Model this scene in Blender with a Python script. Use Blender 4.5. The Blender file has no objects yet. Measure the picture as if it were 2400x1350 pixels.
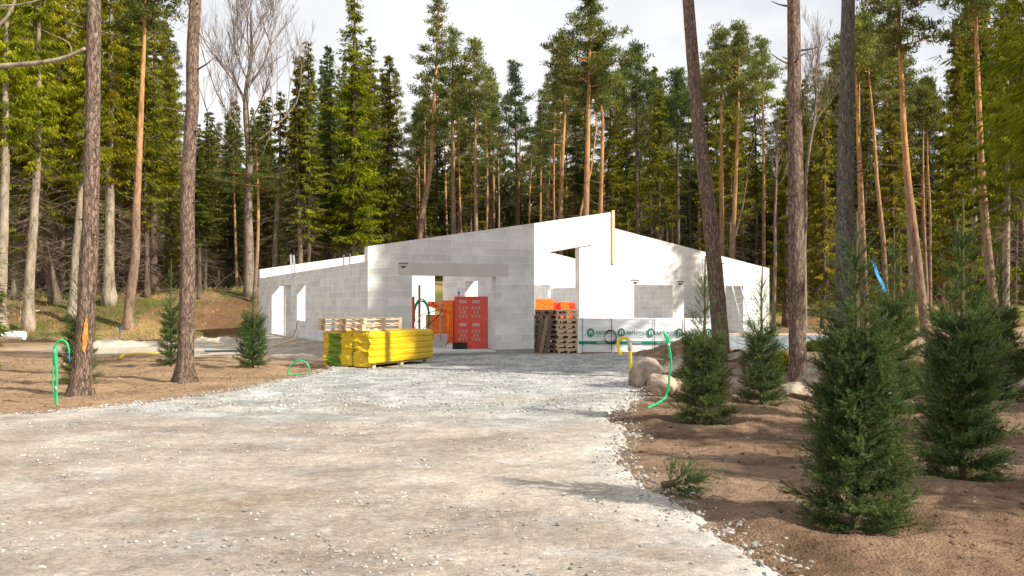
import bpy, math, random
import numpy as np
from mathutils import Vector, Matrix
sc = bpy.context.scene
col = sc.collection
R = math.radians
# ------------------------------------------------------------------ camera
F = 2100.0; HZ = 715.0; CH = 1.5
cd = bpy.data.cameras.new('camera'); cam = bpy.data.objects.new('camera', cd); col.objects.link(cam)
cam.location = (0, 0, CH); cam.rotation_euler = (R(90), 0, 0)
cd.sensor_width = 36; cd.lens = 36*F/2400; cd.shift_y = 40/2400; cd.clip_end = 1000; cd.clip_start = .05
sc.camera = cam
# ------------------------------------------------------------------ sky, sun, exposure
SUN_D = Vector((.87, -.48, 0)).normalized(); SUN_EL = R(35)
world = bpy.data.worlds.new("World"); sc.world = world; world.use_nodes = True
nt = world.node_tree; nt.nodes.clear()
wo = nt.nodes.new('ShaderNodeOutputWorld'); bg = nt.nodes.new('ShaderNodeBackground')
sky = nt.nodes.new('ShaderNodeTexSky'); sky.sky_type = 'NISHITA'; sky.sun_disc = False
sky.sun_elevation = SUN_EL; sky.sun_rotation = math.atan2(SUN_D.x, SUN_D.y)
tc = nt.nodes.new('ShaderNodeTexCoord'); mp = nt.nodes.new('ShaderNodeMapping'); mp.inputs['Scale'].default_value = (1, 1, 2.2)
mp.inputs['Location'].default_value = (.35, .1, .2)
nz = nt.nodes.new('ShaderNodeTexNoise'); nz.inputs['Scale'].default_value = 1.7; nz.inputs['Detail'].default_value = 7; nz.inputs['Roughness'].default_value = .55
rp = nt.nodes.new('ShaderNodeValToRGB'); rp.color_ramp.elements[0].position = .3; rp.color_ramp.elements[1].position = .43
rp.color_ramp.elements[0].color = (.6, .6, .6, 1)
nz2 = nt.nodes.new('ShaderNodeTexNoise'); nz2.inputs['Scale'].default_value = 4; nz2.inputs['Detail'].default_value = 5
rp2 = nt.nodes.new('ShaderNodeValToRGB'); rp2.color_ramp.elements[0].color = (6.5, 6.65, 6.9, 1); rp2.color_ramp.elements[1].color = (7.9, 7.9, 7.9, 1)
rp2.color_ramp.elements[0].position = .35; rp2.color_ramp.elements[1].position = .65
mx = nt.nodes.new('ShaderNodeMix'); mx.data_type = 'RGBA'
L = nt.links.new
L(tc.outputs['Generated'], mp.inputs[0]); L(mp.outputs[0], nz.inputs['Vector']); L(mp.outputs[0], nz2.inputs['Vector'])
L(nz.outputs[0], rp.inputs[0]); L(nz2.outputs[0], rp2.inputs[0])
L(rp.outputs[0], mx.inputs[0]); L(sky.outputs[0], mx.inputs[6]); L(rp2.outputs[0], mx.inputs[7])
L(mx.outputs[2], bg.inputs[0]); bg.inputs[1].default_value = .075; L(bg.outputs[0], wo.inputs[0])
sl = bpy.data.lights.new('sun', 'SUN'); sl.energy = 4.2; sl.angle = R(.6); sl.color = (1, .93, .82)
so = bpy.data.objects.new('sun', sl); col.objects.link(so)
sd = Vector((SUN_D.x*math.cos(SUN_EL), SUN_D.y*math.cos(SUN_EL), math.sin(SUN_EL)))
so.rotation_euler = sd.to_track_quat('Z', 'Y').to_euler()
sc.view_settings.view_transform = 'Standard'; sc.view_settings.look = 'None'
sc.view_settings.exposure = .85; sc.view_settings.gamma = 1
sc.cycles.max_bounces = 6; sc.cycles.diffuse_bounces = 3; sc.cycles.transmission_bounces = 3; sc.cycles.glossy_bounces = 2
sc.cycles.caustics_reflective = False; sc.cycles.caustics_refractive = False

# ------------------------------------------------------------------ helpers
def P(px, py):
    Y = CH*F/(py-HZ); return ((px-1200)/F*Y, Y)
def W(px, py, Y):
    return np.array([(px-1200)/F*Y, Y, CH+(HZ-py)/F*Y])
def tag(o, label=None, cat=None, group=None, kind=None):
    if label: o['label'] = label
    if cat: o['category'] = cat
    if group: o['group'] = group
    if kind: o['kind'] = kind
    return o
def empty(name, loc=(0, 0, 0), rz=0, **k):
    o = bpy.data.objects.new(name, None); col.objects.link(o); o.location = loc; o.rotation_euler = (0, 0, rz)
    o.empty_display_size = .2
    return tag(o, **k)
def vnoise(x, y, seed=0):
    x = np.asarray(x, float); y = np.asarray(y, float)
    xi = np.floor(x).astype(np.int64); yi = np.floor(y).astype(np.int64); fx = x-xi; fy = y-yi
    fx = fx*fx*(3-2*fx); fy = fy*fy*(3-2*fy)
    def h(a, b):
        n = (a*374761393+b*668265263+seed*1274126177) & 0xffffffff
        n = ((n ^ (n >> 13))*1274126177) & 0xffffffff
        return ((n ^ (n >> 16)) & 0xffff)/65535.0
    return (h(xi, yi)*(1-fx)+h(xi+1, yi)*fx)*(1-fy)+(h(xi, yi+1)*(1-fx)+h(xi+1, yi+1)*fx)*fy
def fnoise(x, y, seed=0, o=4):
    s = 0; a = .5; t = 0
    for k in range(o):
        s = s+a*vnoise(np.asarray(x)*2**k, np.asarray(y)*2**k, seed+k*17); t += a; a *= .5
    return s/t
def sstep(a, b, x):
    t = np.clip((x-a)/(b-a), 0, 1); return t*t*(3-2*t)
class MB:
    def __init__(s): s.V = []; s.Fq = []; s.n = 0; s.C = []
    def add(s, V, Fs, c=None):
        V = np.asarray(V, float).reshape(-1, 3); Fs = np.asarray(Fs, np.int64)
        s.V.append(V); s.Fq.append((Fs+s.n, )); s.n += len(V)
        if c is not None: s.C.append(np.broadcast_to(np.asarray(c, float), (len(V), 3)))
        return s
    def box(s, c, size, rz=0, M=None, taper=None):
        x, y, z = np.array(size)/2
        v = np.array([[-x, -y, -z], [x, -y, -z], [x, y, -z], [-x, y, -z], [-x, -y, z], [x, -y, z], [x, y, z], [-x, y, z]])
        if rz: 
            ca, sa = math.cos(rz), math.sin(rz); v = v@np.array([[ca, sa, 0], [-sa, ca, 0], [0, 0, 1]])
        v = v+np.array(c)
        return s.add(v, [[0, 3, 2, 1], [4, 5, 6, 7], [0, 1, 5, 4], [1, 2, 6, 5], [2, 3, 7, 6], [3, 0, 4, 7]])
    def tube(s, pts, rad, n=8, cap=True, rough=0, rng=None, c=None):
        pts = np.asarray(pts, float); m = len(pts); rad = np.broadcast_to(np.asarray(rad, float), (m,))
        T = np.gradient(pts, axis=0); T /= np.linalg.norm(T, axis=1)[:, None]+1e-9
        up = np.array([0, 0, 1.]) if abs(T[:, 2]).mean() < .8 else np.array([1., 0, 0])
        A = np.cross(T, up); A /= np.linalg.norm(A, axis=1)[:, None]+1e-9; B = np.cross(T, A)
        th = np.arange(n)/n*2*math.pi
        r = rad[:, None]*np.ones(n)
        if rough: r = r*(1+rough*(rng.random((m, n))-.5))
        V = pts[:, None, :]+r[:, :, None]*(np.cos(th)[None, :, None]*A[:, None, :]+np.sin(th)[None, :, None]*B[:, None, :])
        i = np.arange(m-1)[:, None]*n; j = np.arange(n)[None, :]; j2 = (j+1) % n
        Fs = np.stack([i+j, i+j2, i+n+j2, i+n+j], -1).reshape(-1, 4)
        s.add(V.reshape(-1, 3), Fs, c)
        if cap:
            base = s.n-m*n
            for k, rev in ((0, True), (m-1, False)):
                b = base+k*n
                ce = s.n
                s.V.append(pts[k][None]); s.n += 1
                if c is not None: s.C.append(np.broadcast_to(np.asarray(c, float), (1, 3)))
                q = np.array([[b+a, b+(a+1) % n, ce] if not rev else [b+(a+1) % n, b+a, ce] for a in range(n)])
                s.Fq.append((q,))
        return s
    def build(s, name, mat, parent=None, smooth=False):
        V = np.concatenate(s.V) if s.V else np.zeros((0, 3))
        quads = [f for (f,) in s.Fq if f.shape[1] == 4]; tris = [f for (f,) in s.Fq if f.shape[1] == 3]
        nq = sum(len(f) for f in quads); ntr = sum(len(f) for f in tris)
        me = bpy.data.meshes.new(name); me.vertices.add(len(V)); me.vertices.foreach_set('co', V.astype(np.float32).ravel())
        li = np.concatenate([f.ravel() for f in quads]+[f.ravel() for f in tris]).astype(np.int32)
        me.loops.add(len(li)); me.loops.foreach_set('vertex_index', li)
        st = np.concatenate([np.arange(nq)*4, nq*4+np.arange(ntr)*3]).astype(np.int32)
        me.polygons.add(nq+ntr); me.polygons.foreach_set('loop_start', st)
        me.update(calc_edges=True)
        if s.C:
            C = np.concatenate(s.C)
            if len(C) == len(V):
                a = me.color_attributes.new('Col', 'FLOAT_COLOR', 'POINT')
                a.data.foreach_set('color', np.concatenate([C, np.ones((len(C), 1))], 1).astype(np.float32).ravel())
        me.polygons.foreach_set('use_smooth', np.full(nq+ntr, bool(smooth)))
        me.materials.append(mat)
        o = bpy.data.objects.new(name, me); col.objects.link(o)
        if parent: o.parent = parent
        return o
def diamonds(P0, D, Ln, Wd, Sd):
    Ln = np.asarray(Ln)[:, None]; Wd = np.asarray(Wd)[:, None]
    m = P0+D*Ln*.45
    V = np.stack([P0, m+Sd*Wd/2, P0+D*Ln, m-Sd*Wd/2], 1).reshape(-1, 3)
    Fs = np.arange(len(P0)*4).reshape(-1, 4)
    return V, Fs
def norm(v): return v/(np.linalg.norm(v, axis=-1, keepdims=True)+1e-9)
def add_diam(mb, rng, P0, D, Ln, Wd, c=None):
    S = norm(np.cross(D, rng.normal(size=D.shape)))
    V, Fs = diamonds(P0, D, Ln, Wd, S)
    mb.add(V, Fs, None if c is None else np.repeat(c, 4, 0))
def copy_thing(o, loc=None, rz=None, scale=None, **k):
    c = o.copy(); col.objects.link(c)
    for ch in o.children:
        d = ch.copy(); col.objects.link(d); d.parent = c
        for g in ch.children:
            e = g.copy(); col.objects.link(e); e.parent = d
    if loc is not None: c.location = loc
    if rz is not None: c.rotation_euler = (0, 0, rz)
    if scale is not None: c.scale = scale
    return tag(c, **k)

# ------------------------------------------------------------------ materials
def newmat(name, rough=.85, spec=.3):
    m = bpy.data.materials.new(name); m.use_nodes = True; n = m.node_tree
    b = n.nodes['Principled BSDF']; b.inputs['Roughness'].default_value = rough; b.inputs['Specular IOR Level'].default_value = spec
    return m, n, b
def N(n, t, **k):
    x = n.nodes.new(t)
    for a, v in k.items():
        if a in x.inputs: x.inputs[a].default_value = v
        else: setattr(x, a, v)
    return x
def flatmat(name, c, rough=.6, var=.15, scale=8, bump=.0, spec=.3, c2=None, bscale=None, stretch=None):
    m, n, b = newmat(name, rough, spec)
    tcn = N(n, 'ShaderNodeTexCoord'); vec = tcn.outputs['Object']
    if stretch:
        mpn = N(n, 'ShaderNodeMapping'); mpn.inputs['Scale'].default_value = stretch; n.links.new(vec, mpn.inputs[0]); vec = mpn.outputs[0]
    no = N(n, 'ShaderNodeTexNoise', Scale=scale, Detail=6.0, Roughness=.6); n.links.new(vec, no.inputs['Vector'])
    r = N(n, 'ShaderNodeValToRGB'); c = np.array(c); k2 = np.array(c2) if c2 is not None else c*(1+var)
    k1 = c*(1-var)
    r.color_ramp.elements[0].color = (*k1, 1); r.color_ramp.elements[1].color = (*k2, 1)
    r.color_ramp.elements[0].position = .3; r.color_ramp.elements[1].position = .7
    n.links.new(no.outputs[0], r.inputs[0]); n.links.new(r.outputs[0], b.inputs['Base Color'])
    if bump:
        n2 = N(n, 'ShaderNodeTexNoise', Scale=bscale or scale*3, Detail=5.0); n.links.new(vec, n2.inputs['Vector'])
        bu = N(n, 'ShaderNodeBump', Strength=bump, Distance=.02); n.links.new(n2.outputs[0], bu.inputs['Height']); n.links.new(bu.outputs[0], b.inputs['Normal'])
    return m
def foliage_mat(name, trans=.35, rough=.6, huevar=.25):
    m = bpy.data.materials.new(name); m.use_nodes = True; n = m.node_tree; n.nodes.clear()
    out = N(n, 'ShaderNodeOutputMaterial'); at = N(n, 'ShaderNodeAttribute', attribute_name='Col')
    oi = N(n, 'ShaderNodeObjectInfo')
    mr = N(n, 'ShaderNodeMapRange'); mr.inputs['To Min'].default_value = 1-huevar; mr.inputs['To Max'].default_value = 1+huevar
    n.links.new(oi.outputs['Random'], mr.inputs['Value'])
    hs = N(n, 'ShaderNodeHueSaturation'); n.links.new(at.outputs['Color'], hs.inputs['Color']); n.links.new(mr.outputs[0], hs.inputs['Value'])
    d = N(n, 'ShaderNodeBsdfPrincipled', Roughness=.85); d.inputs['Specular IOR Level'].default_value = .06; t = N(n, 'ShaderNodeBsdfTranslucent'); mixs = N(n, 'ShaderNodeMixShader')
    n.links.new(hs.outputs[0], d.inputs['Base Color'])
    hs2 = N(n, 'ShaderNodeHueSaturation', Value=1.5, Saturation=1.1); mh = N(n, 'ShaderNodeMapRange'); mh.inputs['To Min'].default_value = .485; mh.inputs['To Max'].default_value = .52; mth = N(n, 'ShaderNodeMath', operation='FRACT'); mt7 = N(n, 'ShaderNodeMath', operation='MULTIPLY'); mt7.inputs[1].default_value = 7.3; n.links.new(oi.outputs['Random'], mt7.inputs[0]); n.links.new(mt7.outputs[0], mth.inputs[0]); n.links.new(mth.outputs[0], mh.inputs['Value']); n.links.new(mh.outputs[0], hs.inputs['Hue']); n.links.new(hs.outputs[0], hs2.inputs['Color']); n.links.new(hs2.outputs[0], t.inputs['Color'])
    mixs.inputs[0].default_value = trans; n.links.new(d.outputs[0], mixs.inputs[1]); n.links.new(t.outputs[0], mixs.inputs[2]); n.links.new(mixs.outputs[0], out.inputs[0])
    return m
def bark_mat(name, low, high, z0, z1, scale=6, bump=.6, crack=.35, dist=.03):
    m, n, b = newmat(name, .95, .1)
    tcn = N(n, 'ShaderNodeTexCoord'); mpn = N(n, 'ShaderNodeMapping'); mpn.inputs['Scale'].default_value = (1, 1, .24)
    n.links.new(tcn.outputs['Object'], mpn.inputs[0])
    no = N(n, 'ShaderNodeTexNoise', Scale=scale*1.6, Detail=8.0, Roughness=.7); n.links.new(mpn.outputs[0], no.inputs['Vector'])
    vo = N(n, 'ShaderNodeTexVoronoi', Scale=scale*2.4, feature='DISTANCE_TO_EDGE')
    mxv = N(n, 'ShaderNodeMix', data_type='RGBA'); mxv.inputs[0].default_value = .13; n.links.new(mpn.outputs[0], mxv.inputs[6]); n.links.new(no.outputs['Color'], mxv.inputs[7]); n.links.new(mxv.outputs[2], vo.inputs['Vector'])
    sep = N(n, 'ShaderNodeSeparateXYZ'); n.links.new(tcn.outputs['Object'], sep.inputs[0])
    mr = N(n, 'ShaderNodeMapRange'); mr.inputs['From Min'].default_value = z0; mr.inputs['From Max'].default_value = z1; n.links.new(sep.outputs[2], mr.inputs['Value'])
    mc = N(n, 'ShaderNodeMix', data_type='RGBA'); mc.inputs[6].default_value = (*low, 1); mc.inputs[7].default_value = (*high, 1); n.links.new(mr.outputs[0], mc.inputs[0])
    r = N(n, 'ShaderNodeValToRGB'); r.color_ramp.elements[0].color = (.45, .45, .45, 1); r.color_ramp.elements[1].color = (1.45, 1.4, 1.35, 1); r.color_ramp.elements[0].position = .3; r.color_ramp.elements[1].position = .68
    n.links.new(no.outputs[0], r.inputs[0])
    mm = N(n, 'ShaderNodeMix', data_type='RGBA', blend_type='MULTIPLY'); mm.inputs[0].default_value = 1; n.links.new(mc.outputs[2], mm.inputs[6]); n.links.new(r.outputs[0], mm.inputs[7])
    rc = N(n, 'ShaderNodeMapRange'); rc.inputs['From Max'].default_value = .12; rc.inputs['To Min'].default_value = 1-crack; n.links.new(vo.outputs['Distance'], rc.inputs['Value'])
    m3 = N(n, 'ShaderNodeMix', data_type='RGBA', blend_type='MULTIPLY'); m3.inputs[0].default_value = 1; n.links.new(mm.outputs[2], m3.inputs[6]); n.links.new(rc.outputs[0], m3.inputs[7])
    n.links.new(m3.outputs[2], b.inputs['Base Color'])
    ad = N(n, 'ShaderNodeMath', operation='ADD'); n.links.new(rc.outputs[0], ad.inputs[0]); n.links.new(no.outputs[0], ad.inputs[1])
    bu = N(n, 'ShaderNodeBump', Strength=bump, Distance=dist); n.links.new(ad.outputs[0], bu.inputs['Height']); n.links.new(bu.outputs[0], b.inputs['Normal'])
    return m
def ground_mat(name, sc1=9, bump=.5, spk=.0, dist=.03, fine=60):
    m, n, b = newmat(name, .95, .12)
    at = N(n, 'ShaderNodeAttribute', attribute_name='Col'); tcn = N(n, 'ShaderNodeTexCoord')
    no = N(n, 'ShaderNodeTexNoise', Scale=sc1, Detail=10.0, Roughness=.7); n.links.new(tcn.outputs['Object'], no.inputs['Vector'])
    nb = N(n, 'ShaderNodeTexNoise', Scale=.9, Detail=5.0, Roughness=.6); n.links.new(tcn.outputs['Object'], nb.inputs['Vector'])
    r = N(n, 'ShaderNodeValToRGB'); r.color_ramp.elements[0].color = (.66, .64, .62, 1); r.color_ramp.elements[1].color = (1.3, 1.3, 1.3, 1); r.color_ramp.elements[0].position = .34; r.color_ramp.elements[1].position = .66
    n.links.new(no.outputs[0], r.inputs[0])
    r2 = N(n, 'ShaderNodeValToRGB'); r2.color_ramp.elements[0].color = (.8, .79, .78, 1); r2.color_ramp.elements[1].color = (1.18, 1.18, 1.18, 1); r2.color_ramp.elements[0].position = .35; r2.color_ramp.elements[1].position = .65
    n.links.new(nb.outputs[0], r2.inputs[0])
    a = N(n, 'ShaderNodeMix', data_type='RGBA', blend_type='MULTIPLY'); a.inputs[0].default_value = 1; n.links.new(at.outputs['Color'], a.inputs[6]); n.links.new(r.outputs[0], a.inputs[7])
    a2 = N(n, 'ShaderNodeMix', data_type='RGBA', blend_type='MULTIPLY'); a2.inputs[0].default_value = 1; n.links.new(a.outputs[2], a2.inputs[6]); n.links.new(r2.outputs[0], a2.inputs[7])
    vo = N(n, 'ShaderNodeTexVoronoi', Scale=fine); n.links.new(tcn.outputs['Object'], vo.inputs['Vector'])
    cur = a2.outputs[2]
    if spk:
        rs = N(n, 'ShaderNodeMapRange'); rs.inputs['To Min'].default_value = 1-spk; rs.inputs['To Max'].default_value = 1+spk
        sp = N(n, 'ShaderNodeSeparateColor'); n.links.new(vo.outputs['Color'], sp.inputs[0]); n.links.new(sp.outputs[0], rs.inputs['Value'])
        a3 = N(n, 'ShaderNodeMix', data_type='RGBA', blend_type='MULTIPLY'); a3.inputs[0].default_value = 1; n.links.new(cur, a3.inputs[6]); n.links.new(rs.outputs[0], a3.inputs[7]); cur = a3.outputs[2]
    n.links.new(cur, b.inputs['Base Color'])
    b1 = N(n, 'ShaderNodeBump', Strength=bump, Distance=dist*2); n.links.new(no.outputs[0], b1.inputs['Height'])
    b2 = N(n, 'ShaderNodeBump', Strength=bump, Distance=dist*.5, invert=True); n.links.new(vo.outputs['Distance'], b2.inputs['Height']); n.links.new(b1.outputs[0], b2.inputs['Normal'])
    n.links.new(b2.outputs[0], b.inputs['Normal'])
    return m
def block_mat(name, c, mortar, vary=.09):
    m, n, b = newmat(name, .9, .15)
    tcn = N(n, 'ShaderNodeTexCoord'); sep = N(n, 'ShaderNodeSeparateXYZ'); n.links.new(tcn.outputs['Object'], sep.inputs[0])
    ax = N(n, 'ShaderNodeMath', operation='ADD'); n.links.new(sep.outputs[0], ax.inputs[0]); n.links.new(sep.outputs[1], ax.inputs[1])
    nw = N(n, 'ShaderNodeTexNoise', Scale=3.0, Detail=3.0); n.links.new(tcn.outputs['Object'], nw.inputs['Vector'])
    wz = N(n, 'ShaderNodeMath', operation='MULTIPLY_ADD'); wz.inputs[1].default_value = .02; n.links.new(nw.outputs[0], wz.inputs[0]); n.links.new(sep.outputs[2], wz.inputs[2])
    cb = N(n, 'ShaderNodeCombineXYZ'); n.links.new(ax.outputs[0], cb.inputs[0]); n.links.new(wz.outputs[0], cb.inputs[1])
    br = N(n, 'ShaderNodeTexBrick', offset=.42); br.inputs['Scale'].default_value = 1; br.inputs['Brick Width'].default_value = .62; br.inputs['Row Height'].default_value = .212
    br.inputs['Mortar Size'].default_value = .016; br.inputs['Mortar Smooth'].default_value = .7; br.inputs['Bias'].default_value = 0
    c = np.array(c); br.inputs['Color1'].default_value = (*(c*(1-vary)), 1); br.inputs['Color2'].default_value = (*np.minimum(c*(1+vary), .9), 1); br.inputs['Mortar'].default_value = (*mortar, 1)
    n.links.new(cb.outputs[0], br.inputs['Vector'])
    no = N(n, 'ShaderNodeTexNoise', Scale=1.6, Detail=7.0, Roughness=.65); n.links.new(tcn.outputs['Object'], no.inputs['Vector'])
    r = N(n, 'ShaderNodeValToRGB'); r.color_ramp.elements[0].color = (.86, .85, .83, 1); r.color_ramp.elements[1].color = (1.08, 1.08, 1.08, 1); r.color_ramp.elements[0].position = .35; r.color_ramp.elements[1].position = .62
    n.links.new(no.outputs[0], r.inputs[0])
    a = N(n, 'ShaderNodeMix', data_type='RGBA', blend_type='MULTIPLY'); a.inputs[0].default_value = 1; n.links.new(br.outputs[0], a.inputs[6]); n.links.new(r.outputs[0], a.inputs[7]); n.links.new(a.outputs[2], b.inputs['Base Color'])
    bu = N(n, 'ShaderNodeBump', Strength=.4, Distance=.01); n.links.new(br.outputs['Fac'], bu.inputs['Height'])
    n2 = N(n, 'ShaderNodeTexNoise', Scale=40.0, Detail=4.0); n.links.new(tcn.outputs['Object'], n2.inputs['Vector'])
    b3 = N(n, 'ShaderNodeBump', Strength=.25, Distance=.004); n.links.new(n2.outputs[0], b3.inputs['Height']); n.links.new(bu.outputs[0], b3.inputs['Normal']); n.links.new(b3.outputs[0], b.inputs['Normal'])
    return m
M = {}
M['ground'] = ground_mat('soil', 7, .8, .1, .03, 45)
M['gravel'] = ground_mat('gravel', 9, .45, .2, .016, 42)
for e_, v_ in zip([x for x in M['gravel'].node_tree.nodes if x.type == 'VALTORGB'][0].color_ramp.elements, (.8, 1.18)): e_.color = (v_, v_, v_, 1)
M['stone'] = ground_mat('stone_chips', 20, .3, 0, .005)
M['rock'] = flatmat('granite', (.27, .215, .165), .9, .45, 3.2, 1.0, c2=(.52, .42, .32), bscale=11)
M['block'] = block_mat('aerated_block', (.70, .685, .67), (.80, .79, .775), .085)
M['lintel'] = flatmat('cast_lintel', (.60, .555, .51), .85, .06, 2.5, .15)
M['concrete'] = flatmat('concrete', (.3, .3, .285), .9, .15, 3, .2)
M['slab'] = flatmat('slab', (.62, .61, .6), .8, .1, 2, .1)
M['wood'] = flatmat('fresh_pine_wood', (.58, .42, .26), .75, .14, 5, .1, c2=(.72, .56, .38), stretch=(1, 6, 6))
M['oldwood'] = flatmat('weathered_wood', (.26, .185, .125), .85, .25, 5, .15, stretch=(1, 6, 6))
M['greywood'] = flatmat('grey_wood', (.3, .25, .2), .85, .25, 5, .15)
M['yellow'] = flatmat('yellow_film', (.66, .43, .004), .42, .1, 2.2, .25, .5, bscale=5)
M['greenfilm'] = flatmat('green_film', (.1, .2, .006), .35, .3, 3, .3, .5)
M['orange'] = flatmat('orange_film', (.9, .2, .02), .3, .12, 4, .5, .5, bscale=6)
M['red'] = flatmat('red_film', (.78, .075, .03), .33, .1, 3, .3, .5, bscale=6)
M['white'] = flatmat('white_film', (.82, .83, .84), .45, .06, 3, .45, .4, bscale=4)
M['grayfilm'] = flatmat('grey_blue_film', (.36, .42, .46), .3, .25, 3, .6, .5, bscale=4)
M['paper'] = flatmat('pale_print', (.72, .6, .56), .6, .05, 3)
M['print'] = flatmat('dark_green_print', (.012, .21, .13), .5, .08, 3)
M['black'] = flatmat('black_plastic', (.02, .02, .022), .45, .2, 5)
M['greenpipe'] = flatmat('green_conduit', (.01, .43, .15), .35, .1, 9, spec=.5)
M['yellowpipe'] = flatmat('yellow_conduit', (.76, .58, .01), .35, .1, 9, spec=.5)
M['blue'] = flatmat('blue_paint', (.015, .22, .6), .5, .1, 9)
M['alu'] = flatmat('aluminium', (.62, .63, .65), .35, .08, 9, spec=.6); M['alu'].node_tree.nodes['Principled BSDF'].inputs['Metallic'].default_value = .6
M['tape'] = flatmat('grey_tape', (.42, .42, .44), .4, .1, 9)
M['bottle'] = flatmat('bottle_plastic', (.62, .7, .78), .1, .05, 9, spec=.6)
M['soilpile'] = flatmat('loose_soil', (.2, .125, .075), .95, .4, 5, 1.0, c2=(.3, .2, .12), bscale=16)
M["resin"] = flatmat('bare_wood_scar', (.55, .18, .02), .6, .5, 7, .5, c2=(.75, .33, .05))
M['pinebark'] = bark_mat('pine_bark', (.265, .195, .152), (.31, .22, .17), 0, 9, 11, 1.1, .36, .04)
M['oakbark'] = bark_mat('dark_rough_bark', (.25, .225, .19), (.25, .225, .19), 0, 9, 14, 1.0, .4, .04)
M['farpine'] = bark_mat('red_pine_bark', (.25, .175, .13), (.5, .27, .12), 4, 10, 3, .5, .3)
M['palebark'] = bark_mat('pale_bark', (.34, .29, .225), (.3, .25, .18), 0, 14, 3, .5, .25)
M['sprucebark'] = bark_mat('spruce_bark', (.16, .12, .09), (.12, .09, .07), 0, 14, 3, .5, .25)
M['barebark'] = bark_mat('grey_bark', (.25, .21, .165), (.24, .19, .15), 5, 9, 4, .5, .3)
M['deadwood'] = flatmat('dead_twigs', (.17, .125, .085), .9, .35, 4)
M['leaf'] = foliage_mat('conifer_foliage')
M['needle'] = foliage_mat('spruce_needles', .2, .45, .1)
M['grass'] = foliage_mat('grass_blades', .3, .7, .0)
M['stem'] = flatmat('young_stem', (.10, .085, .035), .8, .2, 12)

# ------------------------------------------------------------------ terrain
NURS = [(1650, 995, 590, 'N'), (1785, 950, 610, ''), (2005, 1230, 480, ''), (2095, 985, 520, ''), (2255, 1120, 450, ''), (2345, 945, 565, ''),
        (185, 905, 615, ''), (400, 862, 600, ''), (592, 865, 665, '')]
NPOS = [P(a, b) for a, b, _, _ in NURS]
ROADL = [(0, 980), (110, 972), (220, 965), (330, 950), (430, 935), (500, 927), (560, 918), (640, 898), (700, 888), (770, 872), (800, 852), (830, 836)]
ROADR = [(1862, 1352), (1790, 1312), (1700, 1262), (1640, 1225), (1590, 1190), (1545, 1160), (1500, 1128), (1455, 1095), (1450, 1068), (1478, 1035), (1470, 1010), (1440, 985), (1462, 962), (1495, 935), (1500, 915), (1482, 895), (1482, 870), (1500, 852), (1560, 838), (1640, 833)]
rl = [P(*p) for p in ROADL]; rr = [P(*p) for p in ROADR]
ROAD = [(-60, 10.0), (-14, 11.6)]+rl+[(-3.9, 27), (-2, 29), (2.5, 31.5), (7, 30)]+rr[::-1]+[(1.9, 3.2), (2.4, 1), (2.6, -12), (-60, -12)]
def sdist(x, y, poly):
    shp = x.shape; x = x.ravel(); y = y.ravel()
    d = np.full(x.shape, 1e9); ins = np.zeros(x.shape, bool); n = len(poly)
    for i in range(n):
        ax, ay = poly[i]; bx, by = poly[(i+1) % n]
        ex, ey = bx-ax, by-ay; t = np.clip(((x-ax)*ex+(y-ay)*ey)/(ex*ex+ey*ey+1e-12), 0, 1)
        d = np.minimum(d, np.hypot(x-ax-t*ex, y-ay-t*ey))
        if ay != by:
            c = ((ay > y) != (by > y)) & (x < (bx-ax)*(y-ay)/(by-ay)+ax); ins ^= c
    return np.where(ins, d, -d).reshape(shp)
def bankfoot(x):
    return np.interp(x, [-60, -22, -16, -11, -6, 0, 10, 14, 20, 60], [36, 37, 38.5, 42, 46, 50, 55, 55, 56, 58])
def height(x, y):
    x = np.asarray(x, float); y = np.asarray(y, float)
    hb = np.interp(x, [-60, -25, -14, -10, 6, 12, 20, 60], [1.9, 2.0, 2.4, 3.1, 3.0, 1.7, 1.6, 1.7])
    yf = bankfoot(x)
    h = hb*sstep(0, 12, y-yf)+.15*np.maximum(0, y-yf-10)/20
    far = sstep(30, 40, y)
    h = h+far*(fnoise(x/2.6, y/2.6, 5)-.5)*.5*sstep(-2, 4, y-yf)
    h = h+(fnoise(x/1.4, y/1.4, 9)-.5)*.07*(1-far)
    return h
def height_soil(x, y):
    h = height(x, y)
    near = 1-sstep(24, 30, y)
    h = h+near*((fnoise(x/.5, y/.5, 31)-.5)*.09+(fnoise(x/.13, y/.13, 32)-.5)*.035)
    for (nx, ny) in NPOS:
        d = np.hypot(x-nx, y-ny); h = h+.075*np.exp(-((d-.62)/.2)**2)-.05*np.exp(-(d/.4)**2)
    # sand bank heaped along the left wall
    u = (x+3.98)*.9037+(y-24.7)*.4282; v = -(x+3.98)*.4282+(y-24.7)*.9037
    h = h+.33*np.exp(-((u+.4)/1.3)**2)*sstep(.5, 3, v)*(1-sstep(13, 17, v))*(.7+.6*fnoise(x, y, 77))
    return h
def axis(c, n, a, lo, hi):
    u = np.linspace(math.asinh((lo-c)/a), math.asinh((hi-c)/a), n); return c+a*np.sinh(u)
gx = axis(0, 760, 3.0, -170, 170); gy = axis(7, 700, 4.0, -40, 220)
GX, GY = np.meshgrid(gx, gy)
def lerp(a, b, t): return np.asarray(a)*(1-t[..., None])+np.asarray(b)*t[..., None]
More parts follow.
